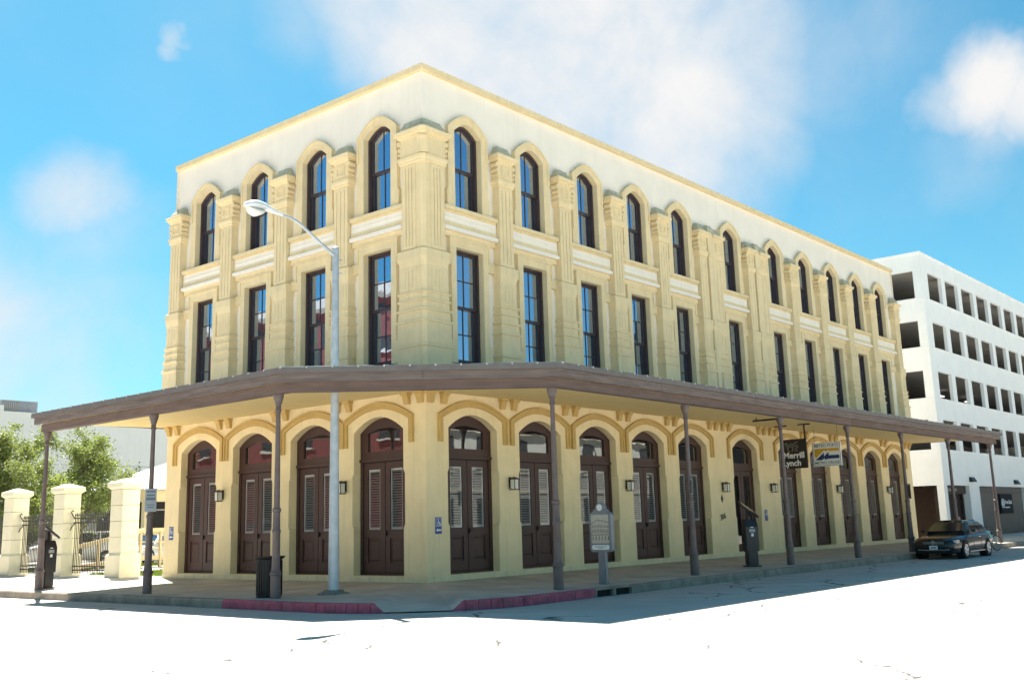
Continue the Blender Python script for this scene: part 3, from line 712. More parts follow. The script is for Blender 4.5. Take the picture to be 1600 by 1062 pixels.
for fac, u, lab in LANS:
    o = lan0 if first else copy_tree(lan0); first = False
    place(o, fac, u); o.location.z = 2.58; tag(o, lab, 'lantern', 'wall lanterns between the doors')
# ------------------------------------------------------------------ small wall signs
blue = pm('sign_blue', (.03, .075, .27), .45, .1, 6)
def access_sign(lab, fac, u, z, arrow=True):
    r = thing('access_sign', lab, 'sign', group=None)
    ob('plate', MB().box(-.125, .125, -.012, .0, -.22, .22).mesh('plate', blue, bevel=.004), r)
    w = MB()
    w.prism([(-.10, -.02), (.10, -.02), (.10, .19), (-.10, .19)], -.016, -.0121, [[(-.092, -.012), (-.092, .182), (.092, .182), (.092, -.012)]])
    ob('border', w.mesh('border', signwhite), r)
    i = MB(); i.torus((.0, -.016, .05), (0, 1, 0), .042, .008, 20, 6); i.tube([(-.015, -.017, .145), (-.005, -.017, .07), (.045, -.017, .07), (.06, -.017, .01), (.075, -.017, .012)], .011, 6)
    i.lathe([(.001, .146), (.016, .155), (.016, .165), (.001, .176)], 8, -.016, -.014)
    ob('wheelchair_symbol', i.mesh('wc', signwhite), r)
    if arrow: ob('arrow', MB().prism([(-.09, -.12), (-.04, -.075), (-.04, -.10), (.10, -.10), (.10, -.14), (-.04, -.14), (-.04, -.165)], -.016, -.0121).mesh('arrow', signwhite), r)
    place(r, fac, u); r.location.z = z
access_sign('blue wheelchair access sign with white arrow right of the building corner', 'R', .43, 1.45)
access_sign('small blue wheelchair access sign right of the entrance doorway', 'R', 19.4, 1.5, False)
access_sign('blue access sign at the far left end of the yellow wall', 'L', 12.2, 1.45)
r = thing('house_number', 'black numerals 306 on the yellow wall left of the entrance', 'house number', (15.86, 0, 1.48))
t = ob('lettering', text_mesh('306', .30, blackm, .008, .0), r, (0, -.012, 0)); t.rotation_euler = (R(90), R(-12), 0)
r = tag(ob('diamond_ornament', MB().loft([[(-.085, 0, 0), (0, 0, -.16), (.085, 0, 0), (0, 0, .16)], [(-.075, -.02, 0), (0, -.02, -.145), (.075, -.02, 0), (0, -.02, .145)], [(-.02, -.035, 0), (0, -.035, -.04), (.02, -.035, 0), (0, -.035, .04)]]).mesh('diamond', blackm), None, (15.88, -.001, 2.16)), 'small black diamond ornament under the lantern by the entrance', 'ornament')
# ------------------------------------------------------------------ hanging signs (face along the street)
def face_minus_x(o): o.rotation_euler = (R(90), 0, R(-90)); return o
r = thing('hanging_sign', 'square black sign with white lettering hanging under the canopy', 'sign', (19, -1.62, 3.85))
ob('board', MB().box(-.03, .03, -.545, .545, -.575, .575).mesh('board', signblack, bevel=.006), r)
hb = MB()
for y in (-.5, .5): hb.box(-.018, .018, y-.03, y+.03, .577, 1.10)
ob('hanger', hb.mesh('hanger', blackm), r)
for y in (-.5, .5): ob('ceiling_bracket', MB().box(-.02, .02, y-.26, y+.26, 1.101, 1.15).mesh('cb', blackm), r)
for body, sz, z, yy in (('Merrill', .33, -.07, 0), ('Lynch', .33, -.37, .11)):
    face_minus_x(ob('lettering', text_mesh(body, sz, signwhite, .003, .009), r, (-.034, yy, z)))
bl = MB()
pts = lambda ps: [(-.036, y, z) for y, z in ps]
for ps in ([(.30, .44), (.24, .36), (.16, .34), (.10, .40), (.02, .36), (-.06, .40), (-.14, .46), (-.2, .45)], [(.28, .22), (.18, .30), (.06, .29), (-.06, .30), (-.16, .34), (-.2, .27), (-.12, .22)],
           [(.22, .24), (.24, .12), (.16, .08)], [(.06, .28), (.02, .16), (.08, .09)], [(-.10, .24), (-.06, .14), (-.14, .08), (-.16, .16)], [(.30, .44), (.36, .38), (.32, .30), (.26, .32)]):
    bl.tube(pts(ps), .013, 6)
ob('emblem', bl.mesh('emblem', slatm), r)
r = thing('hanging_sign', 'white blue and gold company sign hanging on chains under the canopy', 'sign', (20.6, -2.28, 3.84))
navy = pm('sign_navy', (.012, .04, .13), .45, .1, 6); gold = pm('sign_gold', (.62, .36, .03), .5, .12, 4); teal = pm('sign_grey_blue', (.05, .10, .13), .5, .1, 5)
ob('board', MB().box(-.03, .03, -.60, .60, -.475, .475).mesh('board', signwhite, bevel=.006), r)
pz = lambda poly, nm, m, d=.0: ob(nm, MB().add([(-.0315-d, -y, z) for y, z in poly]+[(-.029, -y, z) for y, z in poly], [tuple(range(len(poly))), tuple(range(2*len(poly)-1, len(poly)-1, -1))]+[(i, (i+1) % len(poly), (i+1) % len(poly)+len(poly), i+len(poly)) for i in range(len(poly))]).mesh(nm, m), r)
for q in ([(-.57, .435), (.57, .435), (.57, .45), (-.57, .45)], [(-.57, -.45), (.57, -.45), (.57, -.435), (-.57, -.435)], [(-.58, -.449), (-.565, -.449), (-.565, .449), (-.58, .449)], [(.565, -.449), (.58, -.449), (.58, .449), (.565, .449)]): pz(q, 'border_line', teal)
pz([(-.52, -.06), (-.52, .24), (.52, .24), (.52, .12), (.12, .12), (.06, .17), (-.02, .11), (-.10, .17), (-.24, .05), (-.46, -.13)], 'gold_band', gold)
pz([(-.50, -.22), (-.12, .08), (-.12, -.08), (.08, .10), (.08, -.04), (.52, -.04), (.52, -.18), (.06, -.18), (-.10, -.21), (-.10, -.14), (-.22, -.22)], 'blue_zigzag', navy, .001)
for body, z in (('METRO PORTS', .345), ('METRO CRUISE', -.335)):
    face_minus_x(ob('lettering', text_mesh(body, .155, teal, .002, .001), r, (-.0335, 0, z)))
ch = MB()
for y in (-.5, .5): ch.tube([(0, y, .47), (0, y, 1.18)], .007, 6)
ob('chain', ch.mesh('chain', blackm), r)
tag(ob('ceiling_bar', MB().box(-.025, .025, -.62, .62, -.03, .03).box(-.02, .02, -.5, -.46, .03, .10).box(-.02, .02, .46, .5, .03, .10).mesh('bar', blackm), None, (15.2, -2.5, 4.91)), 'black sign bar fixed to the canopy ceiling without a sign', 'bracket')
# regulation plates strapped to two columns
def plate(lab, x, y, z, rz, col, w=.22, h=.55, marks=True):
    r = thing('post_sign', lab, 'sign', (x, y, z), rz)
    ob('plate', MB().box(-w/2, w/2, -.006, .006, -h/2, h/2).mesh('plate', col, bevel=.003), r)
    if marks:
        m = MB()
        for k, (z0, z1, a) in enumerate(((.19, .23, .8), (.10, .14, .7), (.0, .07, .8), (-.12, -.10, .75), (-.18, -.155, .6))): m.box(-w/2*a, w/2*a, -.010, -.0061, z0*h/.55, z1*h/.55)
        ob('printed_lines', m.mesh('pl', pm('faded_print', (.10, .13, .17), .6)), r)
    ob('strap', MB().box(-.03, .03, .006, .05, -h/2+.03, -h/2+.06).box(-.03, .03, .006, .05, h/2-.06, h/2-.03).mesh('strap', galv), r)
greyp = pm('grey_sign_plate', (.28, .31, .34), .5, .1, 6)
plate('grey notice plate strapped to the column left of the leftmost door', -4.33, 6.33, 2.35, R(-38), greyp, .30, .62)
plate('narrow grey plate strapped to the second column right of the corner', 6.52, -4.28, 2.35, R(38), greyp, .16, .50, False)
plate('brown plate strapped to the column just left of the parked car', 23.80, -4.28, 2.3, R(45), pm('brown_plate', (.12, .09, .08), .6), .26, .6, False)
# ------------------------------------------------------------------ street light
P = thing('street_light', 'grey steel street light pole with cobra-head lamp in front of the building', 'street light', (-2.98, .24, -.10))
ob('pole', MB().lathe([(.145, .0), (.14, .05), (.132, .9), (.105, 4.6), (.085, 8.55), (.092, 8.56), (.092, 8.66), (.03, 8.70)], 14).mesh('pole', galv, smooth=30), P)
ob('base_ring', MB().lathe([(.42, -.015), (.40, .01), (.33, .03), (.26, .05), (.24, .09)], 14).mesh('base_ring', pm('mortar_collar', (.20, .19, .17), .95, .3, 8, .6, 20)), P)
hd = Vector((-5.63+2.98, -.04-.24, 0)); hn = hd.normalized()
arm = [(hn*r_).to_3d()+Vector((0, 0, z_)) for r_, z_ in ((0, 8.42), (.3, 8.57), (.57, 8.68), (1.02, 8.90), (1.25, 9.01), (1.42, 9.07), (1.62, 9.11), (1.95, 9.12))]
ob('arm', MB().tube(arm, .045, 10, .035).mesh('arm', galv, smooth=50), P)
for z in (8.0, 8.35): ob('bolt', MB().tube([(.07, .0, z), (.19, -.05, z)], .016, 6).mesh('bolt', galv), P)
ax = hn.to_3d(); sd = Vector((-hn.y, hn.x, 0)); z0 = arm[-1].z; sec_ = []; lens_ = []
for t, wd, ht, dz in ((-.22, .05, .05, .0), (.02, .075, .065, .0), (.20, .115, .09, .01), (.42, .17, .125, .0), (.62, .20, .14, -.02), (.78, .185, .12, -.045), (.91, .12, .075, -.07), (.95, .04, .02, -.085)):
    c = ax*(2.1+t)+Vector((0, 0, z0+dz+t*.06))
    sec_.append([c+sd*wd*math.cos(2*math.pi*k/14)+Vector((0, 0, ht*math.sin(2*math.pi*k/14)*(1 if math.sin(2*math.pi*k/14) > 0 else .55))) for k in range(14)])
lh = ob('lamp_head', MB().loft(sec_).mesh('lamp_head', pm('pale_lamp_housing', (.62, .66, .68), .4, .06, 5), smooth=60), P)
for t, wd, ht in ((.40, .11, .02), (.47, .15, .12), (.63, .17, .19), (.78, .14, .14), (.87, .08, .04)):
    c = ax*(2.1+t)+Vector((0, 0, z0-.05-t*.01)); lens_.append([c+sd*wd*math.cos(2*math.pi*k/12)+Vector((0, 0, -ht*.5+ht*.5*math.sin(2*math.pi*k/12))) for k in range(12)])
ob('lamp_lens', MB().loft(lens_).mesh('lens', lampwhite, smooth=60), lh)
ob('photocell', MB().lathe([(.035, .0), (.035, .05), (.02, .07)], 8).mesh('photocell', blackm), lh, tuple(ax*2.35+Vector((0, 0, z0+.09))))
ob('hand_plate', MB().box(-.045, .045, -.125, -.09, 5.2, 5.55).mesh('hp', galv), P, rz=R(-42))
# ------------------------------------------------------------------ litter bin
binm = pm('bin_black', (.007, .007, .008), .6)
T = thing('litter_bin', 'black ribbed metal litter bin beside the canopy column', 'bin', (-4.02, 1.40, -.13))
ob('drum', MB().lathe([(.27, .03), (.29, .06), (.30, .88), (.28, .90)], 24).mesh('drum', binm, smooth=30), T)
rb = MB()
for k in range(28):
    a = 2*math.pi*k/28; rb.obox((.302*math.cos(a-.05), .302*math.sin(a-.05)), (.302*math.cos(a+.05), .302*math.sin(a+.05)), .022, .06, .86)
tag(ob('slats', rb.mesh('slats', binm), T), kind='stuff')
ob('rim', MB().lathe([(.30, .88), (.37, .93), (.38, .955), (.35, .965), (.25, .94)], 24).mesh('rim', binm, smooth=30), T)
ob('foot_ring', MB().lathe([(.29, .0), (.30, .0), (.31, .05), (.27, .05)], 24).mesh('foot', binm), T)
# ------------------------------------------------------------------ historic marker
H_ = thing('historic_marker', 'grey cast marker plaque on a post near the kerb', 'marker', (2.32, -4.02, -.135), R(-90))
mk = pm('marker_grey_metal', (.20, .215, .235), .5, .12, 6, .2, 40, metallic=.2)
ob('post', MB().loft([[(-.115, -.07, .0), (.115, -.07, .0), (.115, .07, .0), (-.115, .07, .0)], [(-.105, -.06, .82), (.105, -.06, .82), (.105, .06, .82), (-.105, .06, .82)]]).mesh('post', mk, bevel=.012), H_)
def rr(w, z0, z1, r, n=5):
    o = []
    for cx, cz, a0_ in ((w-r, z1-r, 0), (-w+r, z1-r, 90), (-w+r, z0+r, 180), (w-r, z0+r, 270)):
        for k in range(n+1): a = R(a0_+90*k/n); o.append((cx+r*math.cos(a), cz+r*math.sin(a)))
    return o
fr = rr(.335, .80, 1.80, .09); top = [(.26, 1.80), (.22, 1.82), (.20, 1.87), (.14, 1.88)]+[(.13*math.cos(R(a)), 1.92+.13*math.sin(R(a))) for a in range(10, 180, 17)]+[(-.14, 1.88), (-.20, 1.87), (-.22, 1.82), (-.26, 1.80)]
ob('frame', MB().prism(fr, -.075, .075).mesh('frame', mk, bevel=.012), H_)
ob('crest', MB().prism(top+[(-.25, 1.785), (.25, 1.785)], -.065, .065).mesh('crest', mk, bevel=.008), H_)
cream = pm('plaque_cream_print', (.50, .46, .38), .6, .1, 8)
ob('picture_panel', MB().prism(rr(.27, 1.02, 1.74, .02), -.081, -.0755).mesh('panel', cream), H_)
sk = MB(); skm = pm('plaque_sepia_line', (.22, .18, .14), .7, .2, 9)
sk.prism([(-.27, 1.50), (-.05, 1.60), (.27, 1.53), (.27, 1.55), (-.05, 1.62), (-.27, 1.52)], -.0835, -.0815)
for k in range(11):
    x = -.24+.048*k
    for z0_, z1_ in ((1.40, 1.47), (1.27, 1.36)): sk.box(x, x+.02, -.0835, -.0815, z0_+.02*(1-abs(x+.05)/.3), z1_+.02*(1-abs(x+.05)/.3))
    if k % 2 == 0: sk.box(x, x+.03, -.0835, -.0815, 1.10, 1.20)
sk.box(-.27, .27, -.0834, -.0815, 1.225, 1.245)
ob('building_sketch', sk.mesh('sketch', skm), H_)
ob('caption_panel', MB().prism(rr(.27, .86, .98, .045), -.081, -.0755).mesh('cap', signwhite), H_)
ob('caption_lines', MB().box(-.19, .19, -.0835, -.0815, .93, .945).box(-.08, .08, -.0835, -.0815, .895, .91).mesh('lines', skm), H_)
ob('medallion', MB().prism([(.085*math.cos(2*math.pi*k/18), 1.92+.085*math.sin(2*math.pi*k/18)) for k in range(18)], -.072, -.0655).mesh('med', signwhite), H_)
# ------------------------------------------------------------------ parking pay stations
navyb = pm('dark_blue_steel', (.010, .011, .017), .45, .15, 5)
def pay_station(lab, x, y, z, rz):
    k = thing('pay_station', lab, 'pay station', (x, y, z), rz, 'parking pay stations on the pavement')
    ob('foot_plate', MB().box(-.24, .24, -.20, .20, 0, .04).mesh('foot', navyb, bevel=.01), k)
    ob('pedestal', MB().box(-.175, .175, -.14, .14, .04, .47).mesh('ped', navyb, bevel=.02), k)
    ob('body', MB().loft([[(-.22, -.16, .471), (.22, -.16, .471), (.22, .16, .471), (-.22, .16, .471)], [(-.225, -.17, 1.25), (.225, -.17, 1.25), (.225, .17, 1.25), (-.225, .17, 1.25)], [(-.20, -.10, 1.47), (.20, -.10, 1.47), (.20, .17, 1.47), (-.20, .17, 1.47)]]).mesh('body', navyb, bevel=.02), k)
    ob('screen', MB().box(-.10, .10, -.176, -.168, 1.08, 1.18).mesh('screen', greyp), k)
    ob('badge', MB().box(-.05, .05, -.178, -.168, 1.22, 1.245).box(-.04, .04, -.176, -.166, .95, 1.04).mesh('badge', signwhite), k)
    ob('mast', MB().box(-.05, .05, -.02, .10, 1.46, 1.80).mesh('mast', navyb), k)
    p = ob('solar_panel', MB().box(-.33, .33, -.30, .30, -.03, .03).mesh('solar', navyb, bevel=.01), k, (0, .02, 1.80)); p.rotation_euler = (R(0), R(0), 0)
    p.rotation_euler = (R(20), R(34), 0)
    ob('solar_cells', MB().box(-.30, .30, -.27, .27, .031, .036).mesh('cells', pm('solar_cells', (.01, .012, .03), .15, .1, 4)), p)
    return k
pay_station('dark parking pay station with tilted solar panel before the entrance doorway', 11.1, -3.6, -.115, R(-38))
pay_station('dark parking pay station behind the leftmost canopy column', -3.75, 13.2, -.13, R(12))
# ------------------------------------------------------------------ parking garage on the right
G = thing('parking_garage', 'white concrete multi-storey parking garage right of the corner building', 'garage', (41.3, 0, 0))
GX, GL, GD = 41.3, 40.0, 30.0                       # parts are in local x (0 = corner)
lev = [(2.92, 4.94), (6.66, 7.90), (9.50, 10.88), (12.44, 13.78), (15.44, 16.55)]
opn = [(4.94, 6.66), (7.90, 9.50), (10.88, 12.44), (13.78, 15.44)]
for z0, z1 in lev:
    ob('spandrel', MB().box(0, GL, 0, .16, z0, z1).box(0, .16, .16, GD, z0, z1).mesh('spandrel', garw), G)
    ob('spandrel_lip', MB().box(-.03, GL, -.03, .0, z1-.10, z1+.012).box(-.031, 0, 0, GD, z1-.10, z1+.011).mesh('lip', garw), G)
per, wop = 3.09, 2.40
ob('rear_wall', MB().box(.2, GL, GD-.3, GD, -.1, 16.5).box(GL-.2, GL, .2, GD-.3, -.1, 16.5).mesh('rear', garw), G)  # unseen rear and end walls, added closed to block daylight behind the openings
for z0, z1 in opn:
    ob('corner_pier', MB().box(0.001, 1.05, .001, .159, z0, z1).box(.0011, .159, .159, .5, z0, z1).mesh('pier', garw), G)
    x = 1.05+wop
    while x < GL-1:
        ob('pier', MB().box(x, x+per-wop, .001, .20, z0, z1).mesh('pier', garw), G); x += per
    for yy in (9.0, 18.5, 28.0): ob('side_pier', MB().box(.001, .5, yy, yy+1.0, z0, z1).mesh('pier', garw), G)
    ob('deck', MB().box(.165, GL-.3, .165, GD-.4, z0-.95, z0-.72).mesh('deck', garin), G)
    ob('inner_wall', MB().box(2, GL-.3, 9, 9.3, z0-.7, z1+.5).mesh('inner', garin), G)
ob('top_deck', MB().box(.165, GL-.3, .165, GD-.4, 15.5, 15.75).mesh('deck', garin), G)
tube_m = bpy.data.materials.new('deck_light'); tube_m.use_nodes = True
e_ = tube_m.node_tree.nodes['Principled BSDF']; e_.inputs['Emission Color'].default_value = (1, .95, .85, 1); e_.inputs['Emission Strength'].default_value = .5
for z0, z1 in opn[:3]:
    for xx in (14.5, 20.7): ob('deck_light', MB().box(xx, xx+1.1, 4.4, 4.6, z1-.02, z1+.06).mesh('dl', tube_m), G)
# ground storey
ob('ground_pier', MB().box(0, .55, .02, .42, -.1, 2.919).mesh('pier', garw), G)
ob('ground_pier', MB().box(4.5, 6.4, .02, .42, -.1, 2.919).mesh('pier', garw), G)
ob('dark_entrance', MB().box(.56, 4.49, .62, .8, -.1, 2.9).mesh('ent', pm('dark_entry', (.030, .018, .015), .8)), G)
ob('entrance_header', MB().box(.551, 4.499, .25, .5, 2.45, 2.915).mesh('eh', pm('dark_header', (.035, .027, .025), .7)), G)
mk_ = MB()
for k, (a, b) in enumerate(((1.25, 1.42), (1.47, 1.60), (1.66, 1.80), (2.02, 2.20), (2.26, 2.42), (2.48, 2.60), (2.66, 2.82))): mk_.box(a, b, .235, .249, 2.60, 2.76)
ob('header_marks', mk_.mesh('marks', slatm), G)
taupe = pm('taupe_panel_wall', (.155, .135, .115), .85, .12, 1.5, .25, 20)
ob('taupe_wall', MB().box(6.95, 16.2, .25, .45, -.1, 2.55).mesh('taupe', taupe), G)
ob('dark_recess_frame', MB().box(6.401, 6.95, .35, .5, -.1, 2.9).box(6.95, 16.2, .20, .5, 2.551, 2.9).box(16.2, 16.7, .35, .5, -.1, 2.9).mesh('frame', pm('dark_frame', (.05, .05, .055), .6)), G)
x = 16.7
while x < GL-3:
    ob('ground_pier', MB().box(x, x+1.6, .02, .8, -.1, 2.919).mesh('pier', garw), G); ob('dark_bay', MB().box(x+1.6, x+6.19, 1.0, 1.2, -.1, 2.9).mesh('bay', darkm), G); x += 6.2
ob('side_base', MB().box(.02, .4, 8.2, GD, -.1, 2.919).mesh('base', garw), G)
ob('side_entry_back', MB().box(3.0, 3.2, .6, 8.6, -.1, 2.9).mesh('bk', pm('brick_brown_dark', (.055, .032, .022), .9, .2, 4)), G)
for xx, zz in ((4.9, 3.15), (14.2, 3.1)):
    l = ob('wall_light', MB().prism([(-.0, 0), (0, .28), (.10, .28), (.26, 0)], -.35, .35).mesh('wl', blackm), G, (xx, -.001, zz), R(-90))
BS = thing('bank_sign', 'dark rectangular bank sign with white round logo on the taupe wall', 'sign', (41.3+12.1, .245, 1.85))
ob('panel', MB().box(-1.35, 1.35, -.14, .0, -.62, .62).mesh('panel', pm('sign_dark_grey', (.022, .026, .032), .85, spec=.15), bevel=.02), BS)
lg = MB().torus((-.92, -.155, .02), (0, 1, 0), .27, .035, 24, 6); lg.torus((-.92, -.155, .02), (0, 1, 0), .13, .03, 20, 6)
ob('round_logo', lg.mesh('logo', signwhite), BS)
t = ob('lettering', text_mesh('Frost Bank', .36, signwhite, .004, .006), BS, (.32, -.146, .1)); t.rotation_euler = (R(90), 0, 0)
ob('small_line', MB().box(-.45, .55, -.148, -.1405, -.27, -.20).mesh('sl', signwhite), BS)

# ------------------------------------------------------------------ vehicles
def car(name, lab, col, cat, loc, rz, suv=False, group=None):
    """front towards local -x; origin on the ground below the front axle"""
    V = thing(name, lab, cat, loc, rz, group)
    paint = pm('paint_'+name, col, .25, .05, 4, spec=.5, coat=.35)
    gl = MATS.get('car_glass') or glass('car_glass', (.75, .85, .95), .22, .0, .012)
    # stations: x, half width, z bottom, z shoulder(belt)
    if suv: S = [(-.92, .62, .42, .78), (-.86, .80, .32, .98), (-.55, .89, .30, 1.06), (.2, .93, .30, 1.12), (.75, .94, .30, 1.16), (2.0, .94, .30, 1.17), (3.2, .94, .30, 1.17), (3.75, .90, .34, 1.14), (3.92, .84, .40, 1.05), (3.98, .70, .50, .95)]
    else: S = [(-.93, .60, .36, .60), (-.88, .76, .24, .70), (-.62, .86, .20, .78), (-.2, .905, .20, .83), (.55, .915, .20, .90), (.9, .915, .20, .94), (2.0, .915, .20, .955), (3.0, .915, .20, .985), (3.5, .90, .23, 1.00), (3.78, .85, .28, .98), (3.90, .76, .38, .90), (3.93, .66, .45, .80)]
    secs = []
    for x, hw, zb, zs in S:
        h = zs-zb
        half_ = [(0, zb), (hw*.80, zb), (hw*.95, zb+.10*h), (hw, zb+.38*h), (hw*.995, zb+.60*h), (hw*.965, zb+.80*h), (hw*.90, zb+.95*h), (hw*.74, zs+.015), (hw*.35, zs+.03)]
        ring = [(x, y, z) for y, z in half_]+[(x, 0, zs+.035)]+[(x, -y, z) for y, z in reversed(half_[1:])]
        secs.append(ring)
    bod = ob('body', MB().loft(secs).mesh('body', paint, smooth=48), V)
    # greenhouse
    if suv: K = dict(x=(.55, 1.35, 3.35, 3.90), zb=1.14, zt=1.72, wb=.86, wt=.70)
    else: K = dict(x=(.52, 1.42, 2.62, 3.42), zb=.95, zt=1.44, wb=.83, wt=.58)
    x0, x1, x2, x3 = K['x']; zb, zt, wb, wt = K['zb'], K['zt'], K['wb'], K['wt']
    def gh(t, w_, z_): return w_, z_
    rings_ = []
    for x, wl, wu, z in ((x0, wb*.92, wb*.90, zb+.005), (x0+(x1-x0)*.5, wb, (wb+wt)/2+.03, zb+(zt-zb)*.56), (x1, wb, wt, zt-.02), ((x1+x2)/2, wb, wt+.01, zt), (x2, wb, wt, zt-.03), (x2+(x3-x2)*.5, wb, (wb+wt)/2+.01, zb+(zt-zb)*.60), (x3, wb*.92, wb*.86, zb+.02)):
        rings_.append([(x, wl, zb-.04), (x, wl+(wu-wl)*.5+.012, zb+(z-zb)*.5), (x, wu, z-.015), (x, wu*.5, z+.012), (x, 0, z+.016), (x, -wu*.5, z+.012), (x, -wu, z-.015), (x, -(wl+(wu-wl)*.5+.012), zb+(z-zb)*.5), (x, -wl, zb-.04)])
    ob('cabin', MB().loft(rings_).mesh('cabin', paint, smooth=35), V)
    def quad(nm, pts, off):
        c = Vector((2, 0, zb)); P4 = [Vector(p) for p in pts]; n = (P4[1]-P4[0]).cross(P4[2]-P4[0]).normalized(); mid = sum(P4, Vector())/len(P4)
        if n.dot(mid-c) < 0: n = -n
        k = len(P4); q = MB().add([tuple(p+n*off) for p in P4]+[tuple(p-n*.01) for p in P4], [tuple(range(k)), tuple(range(2*k-1, k-1, -1))]+[(i, (i+1) % k, (i+1) % k+k, i+k) for i in range(k)])
        return ob(nm, q.mesh(nm, gl), V)
    f = lambda a, b, t: a+(b-a)*t
    quad('windscreen', [(f(x0, x1, .06), -wb*.86, zb+.05), (f(x0, x1, .06), wb*.86, zb+.05), (f(x0, x1, .78), wt*1.02, f(zb, zt, .78)-.02), (f(x0, x1, .92), wt*.82, zt-.035), (f(x0, x1, .95), 0, zt-.02), (f(x0, x1, .92), -wt*.82, zt-.035), (f(x0, x1, .78), -wt*1.02, f(zb, zt, .78)-.02)], .045)
    quad('rear_window', [(f(x3, x2, .10), -wb*.80, zb+.07), (f(x3, x2, .10), wb*.80, zb+.07), (f(x3, x2, .92), wt*.86, zt-.04), (f(x3, x2, .92), -wt*.86, zt-.04)], .05)
    for s in (-1, 1):
        side = lambda x, t: (x, s*(wb+(wt-wb)*t+.014), zb+(zt-zb)*t)
        xm = (x1+x2)/2+.10
        quad('side_window', [side(f(x0, x1, .35), .06), side(xm-.04, .06), side(xm-.04, .86), side(f(x0, x1, .98), .86)], .012)
        quad('side_window', [side(xm+.04, .06), side(f(x2, x3, .62), .06), side(f(x2, x3, .05), .86), side(xm+.04, .86)], .012)
        mrr = MB().loft([[(x0+.33+dx, s*(wb+.06+dy), zb+.06+dz) for dy, dz in ((0, -.02), (.17, -.02), (.19, .07), (.02, .09))] for dx in (0, .11)]); ob('wing_mirror', mrr.mesh('mirror', paint, bevel=.015), V)
    # wheels and dark wheel arches
    tyre_m = pm('tyre_rubber', (.012, .012, .012), .85); rim_m = pm('alloy_rim', (.55, .56, .58), .3, .05, 6, metallic=.7)
    wr = .35 if suv else .33; wbx = 2.75 if suv else 2.80; hwx = .94 if suv else .915
    for xx in (0, wbx):
        for s in (-1, 1):
            yo = s*(hwx-.10)
            ar = MB().loft([[(xx+(wr+.055)*math.cos(2*math.pi*k/24), yy, wr+(wr+.055)*math.sin(2*math.pi*k/24)) for k in range(24)] for yy in (s*(hwx-.28), s*(hwx+.004))])
            ob('wheel_arch', ar.mesh('arch', darkm), V)
            wlm = ob('wheel', MB().loft([[(0+r*math.cos(2*math.pi*k/28), yy, r*math.sin(2*math.pi*k/28)) for k in range(28)] for r, yy in ((wr*.62, -.10), (wr*.95, -.11), (wr, -.07), (wr, .07), (wr*.95, .11), (wr*.62, .10))]).mesh('tyre', tyre_m, smooth=35), V, (xx, yo+s*.008, wr))
            rm = MB().lathe([(.05, .085), (.06, .115), (.04, .12)], 12)
            rm.v = [(x, s*z, y) for x, y, z in rm.v]
            rg = MB().torus((0, s*.10, 0), (0, 1, 0), wr*.62, .018, 28, 6); rm.add(rg.v, rg.f)
            for k in range(10):
                a = 2*math.pi*(k//2)/5+(.13 if k % 2 else -.13); u_ = Vector((math.cos(a), 0, math.sin(a))); v_ = Vector((-math.sin(a), 0, math.cos(a)))*.022
                b0, b1 = u_*.03, u_*(wr*.62); y_ = Vector((0, s*.095, 0)); yy2 = Vector((0, s*.115, 0))
                rm.loft([[b+v_+y_, b-v_+y_, b-v_+yy2, b+v_+yy2] for b in (b0, b1)])
            ob('rim', rm.mesh('rim', rim_m), wlm); ob('rim_disc', MB().loft([[(wr*.6*math.cos(2*math.pi*k/20), s*yy, wr*.6*math.sin(2*math.pi*k/20)) for k in range(20)] for yy in (.06, .075)]).mesh('disc', darkm), wlm)
    hl = MATS.get('headlamp') or glass('headlamp', (.85, .92, 1), .35, .0, .25)
    zf = .62 if not suv else .85
    for s in (-1, 1):
        ob('headlight', MB().loft([[(-.915, s*.42, zf-.04), (-.915, s*.42, zf+.03), (-.90, s*.45, zf+.05)], [(-.84, s*.74, zf-.05), (-.80, s*.74, zf+.085), (-.70, s*.74, zf+.10)], [(-.60, s*.872, zf+.0), (-.60, s*.872, zf+.10), (-.55, s*.86, zf+.11)]]).mesh('hl', hl, smooth=40), V)
        ob('turn_lamp', MB().box(-.66, -.58, s*.872-.012, s*.872+.012, zf+.02, zf+.08).mesh('tl', pm('amber_lens', (.75, .33, .16), .3)), V)
        ob('tail_light', MB().loft([[(3.62, s*.86, .72), (3.62, s*.88, .90), (3.66, s*.80, .92)], [(3.93, s*.62, .72), (3.92, s*.62, .88), (3.88, s*.6, .90)]]).mesh('tail', pm('red_lens', (.35, .02, .02), .25)), V)
        ob('sill_trim', MB().box(.50, wbx-.48, s*(hwx-.005)-.012, s*(hwx-.005)+.012, .245, .27).mesh('st', rim_m), V)
        ob('door_handle', MB().box(1.75, 1.95, s*hwx*.985-.015, s*hwx*.985+.015, zb-.17, zb-.145).mesh('dh', rim_m), V)
        for xd in (1.02, 1.98): ob('door_seam', MB().box(xd, xd+.008, s*hwx-.004, s*hwx+.001, .32, zb-.12).mesh('seam', darkm), V)
    gr = MB(); 
    for k in range(3): gr.box(-.955, -.90, -.40, .40, zf-.035+.035*k, zf-.022+.035*k)
    ob('grille', gr.mesh('grille', rim_m), V); ob('grille_void', MB().box(-.945, -.88, -.42, .42, zf-.05, zf+.075).mesh('gv', darkm), V)
    lo_ = MB().box(-.952, -.86, -.62, .62, .24, .34) if not suv else MB().box(-.95, -.86, -.62, .62, .42, .56); ob('lower_intake', lo_.mesh('li', darkm), V)
    ob('bumper_trim', MB().tube([(-.93, -.60, .37), (-.965, -.3, .355), (-.97, 0, .35), (-.965, .3, .355), (-.93, .60, .37)], .013, 6).mesh('bt', rim_m), V)
    npz = zf-.17; npl = ob('number_plate', MB().box(-.99, -.955, -.155, .155, npz-.075, npz+.075).mesh('np', signwhite, bevel=.004), V)
